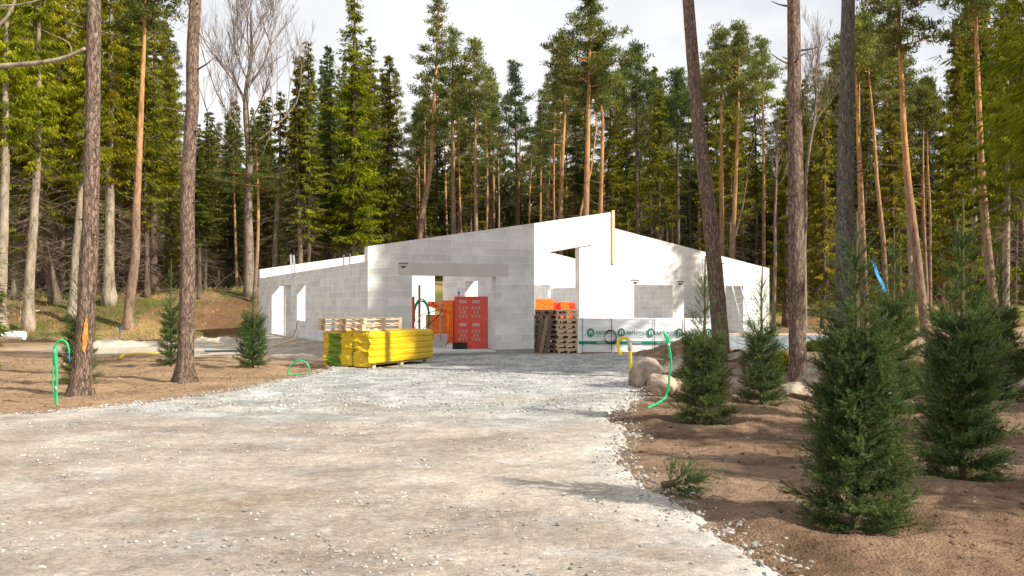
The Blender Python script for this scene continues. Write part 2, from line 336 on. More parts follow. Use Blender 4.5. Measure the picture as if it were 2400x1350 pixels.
def soil_color(x, y):
    n1 = fnoise(x/1.7, y/1.7, 3); n2 = fnoise(x/.6, y/.6, 4); n3 = fnoise(x/4, y/4, 6)
    left = 1-sstep(-2, 1.5, x)
    c = lerp((.215, .142, .092), (.32, .215, .13), left)
    c = lerp(c, np.array([.27, .19, .13]), sstep(.45, .68, n1)*(1-left)*.8)
    c = lerp(c, np.array([.11, .068, .042]), sstep(.55, .75, n2)*.6*(1-left*.5))
    # pale sand patch in front of the left bank
    u = (x+3.98)*.9037+(y-24.7)*.4282; v = -(x+3.98)*.4282+(y-24.7)*.9037
    yf = bankfoot(x)
    sand = sstep(26.2, 27.4, y+(n2-.5)*2.2)*(1-sstep(-3, -1.4, y-yf+(n2-.5)*3))*(1-sstep(-6.5, -5.5, x+(y-27)*.45))*sstep(-17.5, -13.5, x+(y-30)*.25+(n1-.5)*5)
    c = lerp(c, np.array([.5, .43, .345]), sand)
    bk = np.exp(-((u+.6)/1.8)**2)*sstep(-1, 2, v)*(1-sstep(16, 19, v)); c = lerp(c, np.array([.43, .37, .31]), np.clip(bk*1.3, 0, 1))
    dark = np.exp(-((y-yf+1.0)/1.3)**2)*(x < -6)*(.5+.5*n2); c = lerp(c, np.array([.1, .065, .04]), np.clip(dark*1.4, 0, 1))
    bank = sstep(.3, 2, y-yf+(n2-.5)*2)
    bc = lerp((.30, .21, .09), (.13, .16, .03), sstep(.46, .62, n1)); bc = lerp(bc, np.array([.16, .09, .05]), sstep(.5, .62, n3)*.6)
    peat = np.exp(-((x+(y-44)*.28+12.6)/3.4)**4)*(1-sstep(8, 11, y-yf)); bc = lerp(bc, np.array([.16, .088, .048]), np.clip(peat, 0, 1)*.92)
    peat2 = sstep(8, 12, x)*(1-sstep(2, 5, y-yf)); bc = lerp(bc, np.array([.13, .07, .04]), peat2*.9)
    c = lerp(c, bc, bank)
    floor = sstep(13, 19, y-yf); c = lerp(c, lerp((.07, .05, .02), (.06, .07, .015), sstep(.4, .6, n1)), floor)
    rt = sstep(9, 12, x)*sstep(33, 38, y)*(1-bank); c = lerp(c, np.array([.36, .26, .17]), rt)
    return np.clip(c, .02, .8)
RD = sdist(GX, GY, ROAD)+(fnoise(GX/.35, GY/.35, 12)-.5)*.5+(fnoise(GX/.1, GY/.1, 13)-.5)*.12
HS = height_soil(GX, GY)
HS2 = HS-.08*sstep(.1, .6, RD)
ny, nx = GX.shape
idx = np.arange(ny*nx).reshape(ny, nx)
Fg = np.stack([idx[:-1, :-1], idx[:-1, 1:], idx[1:, 1:], idx[1:, :-1]], -1).reshape(-1, 4)
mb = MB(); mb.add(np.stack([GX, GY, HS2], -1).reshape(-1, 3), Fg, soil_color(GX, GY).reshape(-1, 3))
g = mb.build('ground', M['ground'], smooth=True); tag(g, 'bare brown soil and forest floor around the building site', kind='structure')
# driveway: its ragged edge dips under the soil
def road_color(x, y):
    n1 = fnoise(x/1.1, y/.5, 41); n2 = fnoise(x/2.6, y/1.3, 42); n3 = fnoise(x/.3, y/.22, 43)
    far = sstep(10.2, 14.2, y+(fnoise(x/1.6, y/1.1, 47)-.5)*8+.12*x)
    near = lerp((.30, .26, .215), (.365, .32, .27), sstep(.35, .65, n1)); near = lerp(near, np.array([.25, .18, .125]), sstep(.58, .72, n2)*.7)
    near = lerp(near, np.array([.43, .415, .38]), sstep(.58, .7, n3)*.4)
    fr = lerp((.27, .278, .272), (.405, .405, .395), sstep(.35, .65, n3))
    c = lerp(near, fr, far)
    return c
HR = height(GX, GY)+.045-.16*(1-sstep(-.12, .10, RD))+(fnoise(GX/.09, GY/.09, 55)-.5)*.02+(fnoise(GX/.4, GY/.25, 56)-.5)*.03
keep = (RD > -.14); km = keep[:-1, :-1] | keep[1:, :-1] | keep[:-1, 1:] | keep[1:, 1:]
Fr = Fg[km.ravel()]; used, inv = np.unique(Fr, return_inverse=True)
V = np.stack([GX, GY, HR], -1).reshape(-1, 3)[used]
EC = road_color(GX, GY).reshape(-1, 3)[used]
edge = np.exp(-((RD.reshape(-1)[used]-.12)/.3)**2)*(.5+.5*vnoise(V[:, 0]*2, V[:, 1]*2, 3))
EC = lerp(EC, np.array([.52, .5, .46]), edge*.7)
mb = MB(); mb.add(V, inv.reshape(-1, 4), EC); g = mb.build('gravel_driveway', M['gravel'], smooth=True)
tag(g, 'pale crushed stone driveway leading to the house', kind='structure')
# ---- loose stones as stuff
ICO = None
def ico():
    global ICO
    if ICO is None:
        t = (1+5**.5)/2
        v = norm(np.array([[-1, t, 0], [1, t, 0], [-1, -t, 0], [1, -t, 0], [0, -1, t], [0, 1, t], [0, -1, -t], [0, 1, -t], [t, 0, -1], [t, 0, 1], [-t, 0, -1], [-t, 0, 1]], float))
        f = np.array([[0, 11, 5], [0, 5, 1], [0, 1, 7], [0, 7, 10], [0, 10, 11], [1, 5, 9], [5, 11, 4], [11, 10, 2], [10, 7, 6], [7, 1, 8], [3, 9, 4], [3, 4, 2], [3, 2, 6], [3, 6, 8], [3, 8, 9], [4, 9, 5], [2, 4, 11], [6, 2, 10], [8, 6, 7], [9, 8, 1]])
        ICO = (v, f)
    return ICO
def stones(rng, X, Y, Z, S, C):
    v, f = ico(); n = len(X)
    Vv = v[None]*(1+.35*(rng.random((n, 12, 1))-.5))*S[:, None, None]*np.stack([rng.uniform(.7, 1.3, n), rng.uniform(.7, 1.3, n), rng.uniform(.45, .8, n)], -1)[:, None]
    a = rng.random(n)*6.28; ca, sa = np.cos(a)[:, None], np.sin(a)[:, None]
    Vv = np.stack([Vv[..., 0]*ca-Vv[..., 1]*sa, Vv[..., 0]*sa+Vv[..., 1]*ca, Vv[..., 2]], -1)+np.stack([X, Y, Z], -1)[:, None]
    Fs = (f[None]+np.arange(n)[:, None, None]*12).reshape(-1, 3)
    return Vv.reshape(-1, 3), Fs, np.repeat(C, 12, 0)
rng = np.random.default_rng(7)
X, Y, S, C = [], [], [], []
# stones heaped along the driveway edge
for poly, n in ((rr, 2800), (rl, 2200)):
    pp = np.array(poly); seg = rng.integers(0, len(pp)-1, n*3); t = rng.random(n*3)[:, None]
    q = pp[seg]*(1-t)+pp[seg+1]*t; q = q+rng.normal(0, .11, q.shape)+[0, 0]; w = rng.random(len(q)) < np.clip(np.linalg.norm(pp[seg+1]-pp[seg], axis=1), .2, 1.2)/1.2
    q = q[w][:n]; X.append(q[:, 0]); Y.append(q[:, 1]); S.append(.005+.019*rng.random(len(q))**4.0); 
    C.append(np.array([.44, .41, .365])*(.5+.6*rng.random((len(q), 1))))
n = 42000; yy = 4.2+22*rng.random(n)**1.0; xx = (rng.random(n)-.5)*1.25*yy+(-.6)
dd = sdist(xx, yy, ROAD); patch = fnoise(xx/.9, yy/.6, 88); k = (dd > 0) & (rng.random(n) < np.where(yy > 12, 1, sstep(.48, .62, patch)*.8+.07))
X.append(xx[k]); Y.append(yy[k]); S.append((.003+.014*rng.random(k.sum())**3.5)*(1+.6*(yy[k] > 12))); C.append(np.array([.5, .49, .46])*(.35+.85*rng.random((k.sum(), 1))))
X = np.concatenate(X); Y = np.concatenate(Y); S = np.concatenate(S); C = np.concatenate(C)
mb = MB(); mb.add(*stones(rng, X, Y, height(X, Y)+.045+(fnoise(X/.4, Y/.25, 56)-.5)*.03+S*.25, S, C)); g = mb.build('loose_gravel', M['stone']); tag(g, 'loose grey and white stone chips scattered on the driveway', 'gravel', kind='stuff')
n = 9000; xx = np.concatenate([rng.uniform(1.2, 9, n), rng.uniform(-14, -1, n)]); yy = np.concatenate([rng.uniform(4.3, 20, n), rng.uniform(11, 26, n)])
dd = sdist(xx, yy, ROAD); k = (dd < -.05) & (rng.random(2*n) < .65); xx, yy = xx[k], yy[k]; s = .004+.02*rng.random(len(xx))**4
cc = np.where(rng.random((len(xx), 1)) < .12, np.array([[.42, .38, .33]]), np.array([[.15, .095, .06]]))*(.6+.7*rng.random((len(xx), 1)))
mb = MB(); mb.add(*stones(rng, xx, yy, height_soil(xx, yy)+s*.2, s, cc)); g = mb.build('soil_clods', M['stone']); tag(g, 'small clods and pebbles strewn over the bare soil', 'clods', kind='stuff')
# straw, grass and twigs on the banks
n = 26000; xx = rng.uniform(-30, -6, n); yy = rng.uniform(33, 58, n); yf = bankfoot(xx)
x2 = rng.uniform(9, 36, 14000); y2 = rng.uniform(52, 72, 14000)
xx = np.concatenate([xx, x2]); yy = np.concatenate([yy, y2]); yf = bankfoot(xx)
dn = fnoise(xx/1.7, yy/1.7, 3); peat = np.exp(-((xx+(yy-44)*.28+12.6)/3.4)**4)*(1-sstep(8, 11, yy-yf))
k = (yy-yf > -.6) & (rng.random(len(xx)) > peat*.93) & (rng.random(len(xx)) < .75); xx, yy, dn = xx[k], yy[k], dn[k]
cg = lerp((.42, .31, .13), (.14, .22, .03), sstep(.44, .62, dn+rng.normal(0, .05, len(dn))))*(.6+.7*rng.random((len(dn), 1)))
P0 = np.stack([xx, yy, height_soil(xx, yy)-.02], -1); D = norm(np.stack([rng.normal(0, .7, len(xx)), rng.normal(0, .7, len(xx)), rng.uniform(.3, 1.2, len(xx))], -1))
mb = MB(); add_diam(mb, rng, P0, D, .1+.25*rng.random(len(xx))**2, .03+.02*rng.random(len(xx)), cg); g = mb.build('grass', M['grass']); tag(g, 'dry straw and green grass growing on the forest bank', 'grass', kind='stuff')

# ================================================================== the house
TH = math.atan2(.4282, .9037); CA, SA = math.cos(TH), math.sin(TH)
GR = np.array(P(1252, 832)); GL = GR-5.14*np.array([CA, SA])
def l2w(u, v): return np.array([GL[0]+u*CA-v*SA, GL[1]+u*SA+v*CA])
def hitA(v, px):     # u on the line v=const seen at px
    k = (px-1200)/F; x0, y0 = l2w(0, v); return (k*y0-x0)/(CA-k*SA)
def hitB(u, px):
    k = (px-1200)/F; x0, y0 = l2w(u, 0); return (k*y0-x0)/(-SA-k*CA)
def zat(u, v, py): return CH+(HZ-py)/F*l2w(u, v)[1]
house = empty('house', (GL[0], GL[1], 0), TH, label='unfinished roofless house of pale aerated blocks with open window and door holes', cat='house')
def wallmesh(L0, top, holes, zb, T):
    """polygon faces in (t,z); thickness 0..T ; returns MB in (t, y, z)"""
    bp = sorted(set([round(t, 5) for t, _ in top]+[round(h[i], 5) for h in holes for i in (0, 1)]))
    f = lambda z, t: z(t) if callable(z) else z
    def toplim(t, side):
        ts = [(a, z) for a, z in top]
        for i in range(len(ts)-1):
            (a, za), (b, zb_) = ts[i], ts[i+1]
            if b <= a: continue
            if (side > 0 and a <= t+1e-6 < b) or (side < 0 and a < t-1e-6+1e-9 and t <= b+1e-6 and t > a+1e-6): return za+(zb_-za)*(t-a)/(b-a)
    cols = []
    for a, b in zip(bp[:-1], bp[1:]):
        sp = [(zb, zb, toplim(a, 1), toplim(b, -1))]
        for h in holes:
            if h[0] <= a+1e-4 and h[1] >= b-1e-4:
                n = []
                for (l0, l1, h0, h1) in sp:
                    za0, za1, zb0, zb1 = f(h[2], a), f(h[2], b), f(h[3], a), f(h[3], b)
                    if za0 > l0+1e-4: n.append((l0, l1, min(za0, h0), min(za1, h1)))
                    if zb0 < h0-1e-4: n.append((max(zb0, l0), max(zb1, l1), h0, h1))
                sp = [s for s in n if s[2]-s[0] > 1e-4 or s[3]-s[1] > 1e-4]
        cols.append((a, b, sp))
    m = MB()
    for a, b, sp in cols:
        for (l0, l1, h0, h1) in sp:
            for y in (0, T): m.add([[a, y, l0], [b, y, l1], [b, y, h1], [a, y, h0]], [[0, 1, 2, 3]])
            m.add([[a, 0, h0], [b, 0, h1], [b, T, h1], [a, T, h0]], [[0, 1, 2, 3]])
            m.add([[a, 0, l0], [b, 0, l1], [b, T, l1], [a, T, l0]], [[0, 1, 2, 3]])
    for i, t in enumerate(bp):
        Ls = [(s[1], s[3]) for s in cols[i-1][2]] if i > 0 else []
        Rs = [(s[0], s[2]) for s in cols[i][2]] if i < len(cols) else []
        zs = sorted(set([z for s in Ls+Rs for z in s]))
        for z0, z1 in zip(zs[:-1], zs[1:]):
            if z1-z0 < 1e-4: continue
            c = (z0+z1)/2; inl = any(s[0] < c < s[1] for s in Ls); inr = any(s[0] < c < s[1] for s in Rs)
            if inl != inr: m.add([[t, 0, z0], [t, T, z0], [t, T, z1], [t, 0, z1]], [[0, 1, 2, 3]])
    return m
def place(o, u, v, rot=0, z=0):
    o.parent = house; o.location = (u, v, z); o.rotation_euler = (0, 0, rot); return o
def wallA(u0, v, top, holes, T=.34, zb=.19, **k):
    m = wallmesh(0, [(t-u0, z) for t, z in top], [(h[0]-u0, h[1]-u0, (lambda t, f=h[2]: f(t+u0)) if callable(h[2]) else h[2], (lambda t, f=h[3]: f(t+u0)) if callable(h[3]) else h[3]) for h in holes], zb, T)
    o = m.build('wall', M['block']); place(o, u0, v); return tag(o, **k)
def wallB(u, v0, top, holes, T=-.34, zb=.19, **k):   # runs along +v; T<0 goes to +u
    m = wallmesh(0, [(t-v0, z) for t, z in top], [(h[0]-v0, h[1]-v0, h[2], h[3]) for h in holes], zb, T)
    o = m.build('wall', M['block']); place(o, u, v0, R(90)); return tag(o, **k)
SLZ = .19
# garage front
gz = lambda px: 0
uo0, uo1 = hitA(0, 966), hitA(0, 1163)
g0, g1 = zat(0, 0, 577), zat(5.14, 0, 523)
wallA(0, 0, [(0, g0), (5.14, g1)], [(uo0, uo1, 0, zat(uo0, 0, 645))], label='garage front wall with a wide doorway and rising top edge')
lt = MB(); a, b = hitA(0, 933), hitA(0, 1192); za, zb2 = zat(uo0, 0, 645), zat(uo0, 0, 616)
lt.box(((a+b)/2, .16, (za+zb2)/2+.001), (b-a, .33, zb2-za)); lt.V[-1][:, 1] = np.where(lt.V[-1][:, 1] < .1, -.004, .344)
o = lt.build('lintel', M['lintel']); place(o, 0, 0)
# left wall (low eaves wall)
v1, v2 = hitB(0, 715.5), hitB(0, 698); d1, d2, d3, d4 = hitB(0, 682), hitB(0, 668), hitB(0, 664), hitB(0, 637)
hd = 2.28
wallB(0, .34, [(.34, 2.71), (17.1, 2.71)], [(v1, v2+.15, .93, hd), (d1, d2, .19, hd), (d3, d4, .19, hd)], label='low grey left wall with a tall doorway and a narrow window')
# back wall
bw = lambda u: 3.1+.16*u if u < 11.2 else 4.892-.19*(u-11.2)
ob0, ob1 = hitA(17.1, 1019), hitA(17.1, 1046)
wallA(0, 17.1, [(0, 3.1), (11.2, bw(11.2)), (20.6, bw(20.6))], [(ob0, ob1, .19, 3.05)], label='sunlit back wall')
# garage right wall, partitions
wallB(5.14, .34, [(.34, g1-.12), (7.3, g1-.12)], [(hitB(4.8, 1120), hitB(4.8, 1090), 1.0, 2.32), (6.55, 7.3, .19, 2.6)], T=.34)
# facade
VF = 7.32
def fz(px, py): u = hitA(VF, px); return (u, zat(u, VF, py))
uA = 5.14; ucut = hitA(VF, 1252)
p1, p2, p3, p4 = fz(1253, 523), fz(1433, 497), fz(1438, 535), fz(1803, 629)
sl_ = (p2[1]-p1[1])/(p2[0]-p1[0]); topf = [(uA, p1[1]-sl_*(p1[0]-uA)), p2, (p2[0]+.0, p2[1]-(0)), (p2[0]+1e-4, p3[1]+.02), (p4[0], p4[1])]
topf = [topf[0], topf[1], (p2[0]+1e-4, p3[1]+.02), p4]
bl = lambda u, q0=fz(1252, 597), q1=fz(1385, 574): q0[1]+(q1[1]-q0[1])*(u-q0[0])/(q1[0]-q0[0])
bt = lambda u, q0=fz(1252, 576), q1=fz(1385, 554): q0[1]+(q1[1]-q0[1])*(u-q0[0])/(q1[0]-q0[0])
hdf = zat(hitA(VF, 1530), VF, 668)
W1 = (hitA(VF, 1486), hitA(VF, 1577)); W2 = (hitA(VF, 1603), hitA(VF, 1662)); W3 = (hitA(VF, 1700), hitA(VF, 1742))
u0h, u1h = hitA(VF, 1215), hitA(VF, 1358)
wallA(uA, VF, topf, [(u0h, u1h, .19, bl), (W1[0], W1[1], .9, hdf), (W2[0], W2[1], .9, hdf), (W3[0], W3[1], .19, hdf)], label='tall sunlit facade wall with a gable step and three openings')
m = MB(); a, b = hitA(VF, 1190), hitA(VF, 1387)
def prism(m, pts, y0, y1):
    n = len(pts); V = [[p[0], y0, p[1]] for p in pts]+[[p[0], y1, p[1]] for p in pts]
    for i in range(n): j = (i+1) % n; m.add([V[i], V[j], V[n+j], V[n+i]], [[0, 1, 2, 3]])
    if n == 4: m.add(V[:4], [[0, 1, 2, 3]]); m.add(V[4:], [[3, 2, 1, 0]])
prism(m, [(a, bl(a)-.002), (b, bl(b)-.002), (b, bt(b)), (a, bt(a))], -.05, .345)
o = m.build('roof_beam_lintel', M['lintel']); place(o, 0, VF); tag(o, label='rough sloping lintel over the tall opening')
# partitions behind every opening's right jamb (they face away from the sun)
for (px, L_, hz) in ((1577, 5.5, 2.9), (1662, 5, 2.7), (1742, 4.5, 2.5)):
    uu = hitA(VF, px)+.002; wallB(uu, VF+.345, [(VF+.345, hz+.1), (VF+L_, hz)], [], T=-.2)
for pxa, hz, va, vb in ((1284, 2.45, 13, 16.9), (1350, 2.3, 11.5, 16.9), (1120, 2.9, 12.5, 15)):
    k = hitA(va, pxa); wallB(k, va, [(va, hz), (vb, hz)], [], T=-.15)
# left room cross wall with a door
wallA(.35, 8.9+2.1, [(.35, 2.7), (1.9, 2.95)], [], T=.2)
wallB(20.6-.34, VF+.345, [(VF+.345, p4[1]-.1), (17.1, 2.95)], [], T=-.335)
# plinth, slab
m = MB()
def lbox(m, u0, u1, v0, v1, z0, z1): m.box(((u0+u1)/2, (v0+v1)/2, (z0+z1)/2), (u1-u0, v1-v0, z1-z0))
lbox(m, -.006, uo0, -.006, .346, -.25, .187); lbox(m, uo1, 5.146, -.006, .346, -.25, .187); lbox(m, -.006, .346, .349, 17.44, -.25, .186)
lbox(m, 5.15, 20.606, VF-.006, VF+.3, -.25, .187); lbox(m, 4.9, 5.146, .349, VF, -.25, .186)
o = m.build('plinth', M['concrete']); place(o, 0, 0)
m = MB(); lbox(m, uo0+.002, uo1-.002, -.10, .347, -.25, .12); o = m.build('threshold', M['concrete']); place(o, 0, 0)
m = MB(); lbox(m, .35, 4.896, .02+.33, 17.43, -.2, .176); lbox(m, uo0+.01, uo1-.01, .0, .349, .121, .174); lbox(m, 4.9, 20.5, VF+.302, 17.43, -.2, .178)
o = m.build('floor_slab', M['slab']); place(o, 0, 0)
# delivery arrows printed above the openings
for (v, px, py, s) in ((0, 945, 622, .11), (VF, 1489, 660, .16), (VF, 1594, 663, .14)):
    m = MB(); u = hitA(v, px); z = zat(u, v, py); m.add([[u-s, v-.007, z-.02], [u+s, v-.007, z-.02], [u, v-.007, z-.02-s*.6]], [[0, 1, 2]])
    for q in range(6): m.box((u-s*1.1+q*s*.44, v-.006, z+.05+.01*(q % 2)), (s*.28, .004, s*.35))
    place(m.build('printed_arrow', M['black']), 0, 0)

# upright board screwed to the gable step
bd = MB(); bu = hitA(VF, 1436); zt, zl = zat(bu, VF, 493), zat(bu, VF, 619)
bd.box((0, 0, (zt+zl)/2), (.13, .05, zt-zl)); o = bd.build('upright_board', M['wood']); w = l2w(bu, VF-.032); o.location = (*w, 0); o.rotation_euler = (0, 0, TH)
tag(o, 'long fresh wooden board fixed upright on the white gable edge', 'board')
# rebar stubs on the left wall, metal plates on walls
for px, py in ((617, 640), (793, 606), (807, 604)):
    m = MB(); v = hitB(0, px); m.box((.17, v, 2.71+.17), (.02, .1, .34)); place(m.build('wall_tie', M['alu']), 0, 0)

# ================================================================== ladders, packs, pallets
def make_ladder(n, wd, step, label, z0=0):
    root = empty('ladder', label=label, cat='ladder')
    for s in (-1, 1):
        m = MB(); m.box((s*wd/2, 0, n*step/2), (.03, .07, n*step)); m.build('rail', M['alu'], root)
    for i in range(n-1):
        m = MB(); m.tube([[-wd/2, 0, (i+.7)*step], [wd/2, 0, (i+.7)*step]], .016, 6); m.build('rung', M['alu'], root)
    return root
ld = make_ladder(9, .38, .27, 'aluminium ladder leaning on the sunlit facade beside the right doorway')
q = W(1756, 772, 37.8); ld.location = (q[0], q[1]-.1, .1); ld.rotation_euler = (R(-14), R(-9), R(10))
for z in (1.85, ):
    for s in (-1, 1):
        m = MB(); m.box((s*.19, -.05, z), (.05, .03, .07)); m.build('yellow_clamp', M['yellowpipe'], ld)
l2 = make_ladder(12, .42, .28, 'aluminium ladder standing inside the low left wall, its top sticking out')
w = l2w(.75, hitB(0, 652)-.2); l2.location = (w[0], w[1], .19); l2.rotation_euler = (R(-4), R(0), TH+R(62))
def make_pallet(lw, dp, mat, name='pallet', bw=.13, **k):
    root = empty(name, **k); h = .144
    m = MB()
    for i in range(5): m.box(((i-2)*(lw-.1)/4, 0, h-.011), (.115 if i % 2 else .14, dp, .022))
    for j in (-1, 0, 1): m.box((0, j*(dp-.1)/2, h-.033), (lw, .1, .021))
    m.build('deck', mat, root)
    m = MB(); m.box((0, 0, 0), (bw, .098, .067)); b0 = m.build('spacer_block', mat, root)
    for i in (-1, 0, 1):
        for j in (-1, 0, 1):
            if (i, j) == (-1, -1): b = b0
            else: b = b0.copy(); col.objects.link(b)
            b.location = (i*(lw-.12)/2, j*(dp-.1)/2, .061)
    m = MB()
    for j in (-1, 0, 1): m.box((0, j*(dp-.1)/2, .0125), (lw-.004, .1, .025))
    m.build('base_boards', mat, root)
    return root
# yellow insulation pack
rg = np.random.default_rng(3)
yc = np.array(P(866, 869)); ydir = math.atan2(2.6, 1.09+.2); YL, YW = 2.75, 1.3
yp = empty('insulation_pack', (yc[0], yc[1], 0), ydir, label='bright yellow plastic wrapped insulation pack with a green striped end', cat='insulation pack')
# local: x along the long side (0..YL), y to the left side (0..YW)
m = MB(); nl = 5; H0, H1 = .15, .86; lh = (H1-H0)/nl
us = np.linspace(0, 1, 161); zs = np.linspace(0, 1, 61)
def ring(nu, nzv):
    per = []
    for s in np.linspace(0, 1, nu, endpoint=False):
        p = s*2*(YL+YW)
        if p < YL: per.append((p, 0, 0, -1, p))
        elif p < YL+YW: per.append((YL, p-YL, 1, 0, p))
        elif p < 2*YL+YW: per.append((YL-(p-YL-YW), YW, 0, 1, p))
        else: per.append((0, YW-(p-2*YL-YW), -1, 0, p))
    return np.array(per)
per = ring(260, 0); z = np.linspace(0, 1, 72)
PX, ZZ = np.meshgrid(np.arange(len(per)), z); q = per[PX]
layer = (ZZ*nl) % 1; bulge = .024*np.clip(1-(2*layer-1)**6, 0, 1)-.012
end = ((q[..., 2] < 0)).astype(float); endr = (q[..., 2] > 0).astype(float)
wr = (fnoise(q[..., 4]*3.3+ZZ*1.6, ZZ*7+q[..., 4]*.6, 21)-.5)*.17*end+(fnoise(q[..., 4]*6, ZZ*11, 22)-.5)*.09*end
crn = np.exp(-((q[..., 4]-2*(YL+YW))/.3)**2)+np.exp(-((q[..., 4])/.28)**2)
wr = wr+crn*(fnoise(q[..., 4]*8+ZZ*6, ZZ*5, 24)-.6)*.12
off = bulge*(1-end*.75)*(1+1.2*endr)+wr+(fnoise(q[..., 4]*1.2, ZZ*9, 23)-.5)*.03
off = off-.05*sstep(.93, 1, ZZ)*0
V = np.stack([q[..., 0]+q[..., 2]*off, q[..., 1]+q[..., 3]*off, H0-.0+ZZ*(H1-H0)-.07*end*(1-ZZ)-.02*(fnoise(q[..., 4]*2, ZZ*0, 5)-.5)], -1)
# round the corners slightly
n1, n2 = ZZ.shape; ii = np.arange(n1*n2).reshape(n1, n2)
Fs = np.stack([ii[:-1], np.roll(ii, -1, 1)[:-1], np.roll(ii, -1, 1)[1:], ii[1:]], -1).reshape(-1, 4)
m = MB(); m.add(V.reshape(-1, 3), Fs)
top = V[-1]; c = top.mean(0)
for f, dz in ((1, 0), ):
    rings = [top]+[c+(top-c)*(1-t)+np.array([0, 0, 1])*(.02+.035*np.sin(t*3)) for t in (.06, .15, .35, .6, .85)]
    RV = np.stack(rings); k = np.arange(len(rings)*n2).reshape(len(rings), n2)
    m.add(RV.reshape(-1, 3), np.stack([k[:-1], np.roll(k, -1, 1)[:-1], np.roll(k, -1, 1)[1:], k[1:]], -1).reshape(-1, 4))
    m.add(np.concatenate([rings[-1], [c+[0, 0, .03]]]), [[a, (a+1) % n2, n2] for a in range(n2)])
    m.add(np.concatenate([V[0], [[YL/2, YW/2, H0]]]), [[a, (a+1) % n2, n2] for a in range(n2)])
m.build('wrapping', M['yellow'], yp, smooth=True)
# green stripe on the end: follows the wrapped surface
for (a, b, nm) in ((.78, 1.18, 'green_stripe'), (.43, .5, 'narrow_green_stripe')):
    sel = (q[..., 2] < 0) & (q[..., 1] > a+.02*np.sin(ZZ*9)) & (q[..., 1] < b+.02*np.sin(ZZ*7)) & (ZZ < .985)
    fs = [f for f in Fs if sel.reshape(-1)[f].all()]
    V3 = V+np.array([-.006, 0, 0]); used, inv = np.unique(np.array(fs), return_inverse=True)
    m = MB(); m.add(V3.reshape(-1, 3)[used], inv.reshape(-1, 4)); m.build(nm, M['greenfilm'], yp, smooth=True)
yb = make_pallet(2.45, 1.15, M['wood'], label='long fresh wooden pallet under the yellow insulation pack', cat='pallet')
wq = yc+np.array([math.cos(ydir), math.sin(ydir)])*(YL/2+.08)+np.array([-math.sin(ydir), math.cos(ydir)])*(YW/2); yb.location = (*wq, .01); yb.rotation_euler = (0, 0, ydir)
for k_, (lab, dz, dr) in enumerate((('lower fresh wooden pallet lying on the yellow insulation pack', 0, 0), ('upper fresh wooden pallet on top of the yellow insulation pack', .146, .02))):
    p_ = make_pallet(1.55, 1.3, M['wood'], label=lab, cat='pallet', group='pallets on the yellow pack')
    wq = yc+np.array([math.cos(ydir), math.sin(ydir)])*(.72+.02*k_)+np.array([-math.sin(ydir), math.cos(ydir)])*(YW/2+.12)
    p_.location = (*wq, H1+.045+dz); p_.rotation_euler = (0, 0, ydir+dr-.03)
# stacks of pallets beside the garage
s1 = P(1280, 831); s2 = P(1329, 832)
pj = make_pallet(.66, .75, M['oldwood'], label='', cat='pallet'); pk = make_pallet(.68, 1.0, M['wood'], bw=.06, label='', cat='pallet')
ordn = ['bottom', 'second', 'third', 'fourth', 'fifth', 'sixth', 'seventh', 'eighth', 'ninth']
for i in range(9):
    o = pj if i == 0 else copy_thing(pj); o.location = (s1[0]+rg.uniform(-.03, .03)+.01*i, s1[1]+.6, .02+i*.149); o.rotation_euler = (0, 0, R(8+rg.uniform(-5, 5)))
    tag(o, ('weathered brown pallet at the bottom of the dark stack by the garage' if i == 0 else 'weathered brown pallet on top of the dark stack by the garage' if i == 8 else f'weathered brown pallet, {ordn[i]} from below in the dark stack'), 'pallet', 'weathered pallets stacked by the garage')
    o = pk if i == 0 else copy_thing(pk); o.location = (s2[0]+rg.uniform(-.035, .035), s2[1]+.62, .02+i*.149); o.rotation_euler = (0, 0, R(3+rg.uniform(-3, 3)))
    tag(o, ('fresh yellow pallet at the bottom of the pale stack' if i == 0 else 'fresh yellow pallet on top of the pale stack' if i == 8 else f'fresh yellow pallet, {ordn[i]} from below in the pale stack'), 'pallet', 'fresh pallets stacked beside the timber pack')
m = MB(); a = W(1267, 829, 26.7); b = W(1283, 742, 27.0)
m.tube([a*[1, 1, 0]+[0, 0, .03], b], .055, 4); o = m.build('plank', M['oldwood']); tag(o, 'dark plank leaning against the stack of weathered pallets', 'plank')
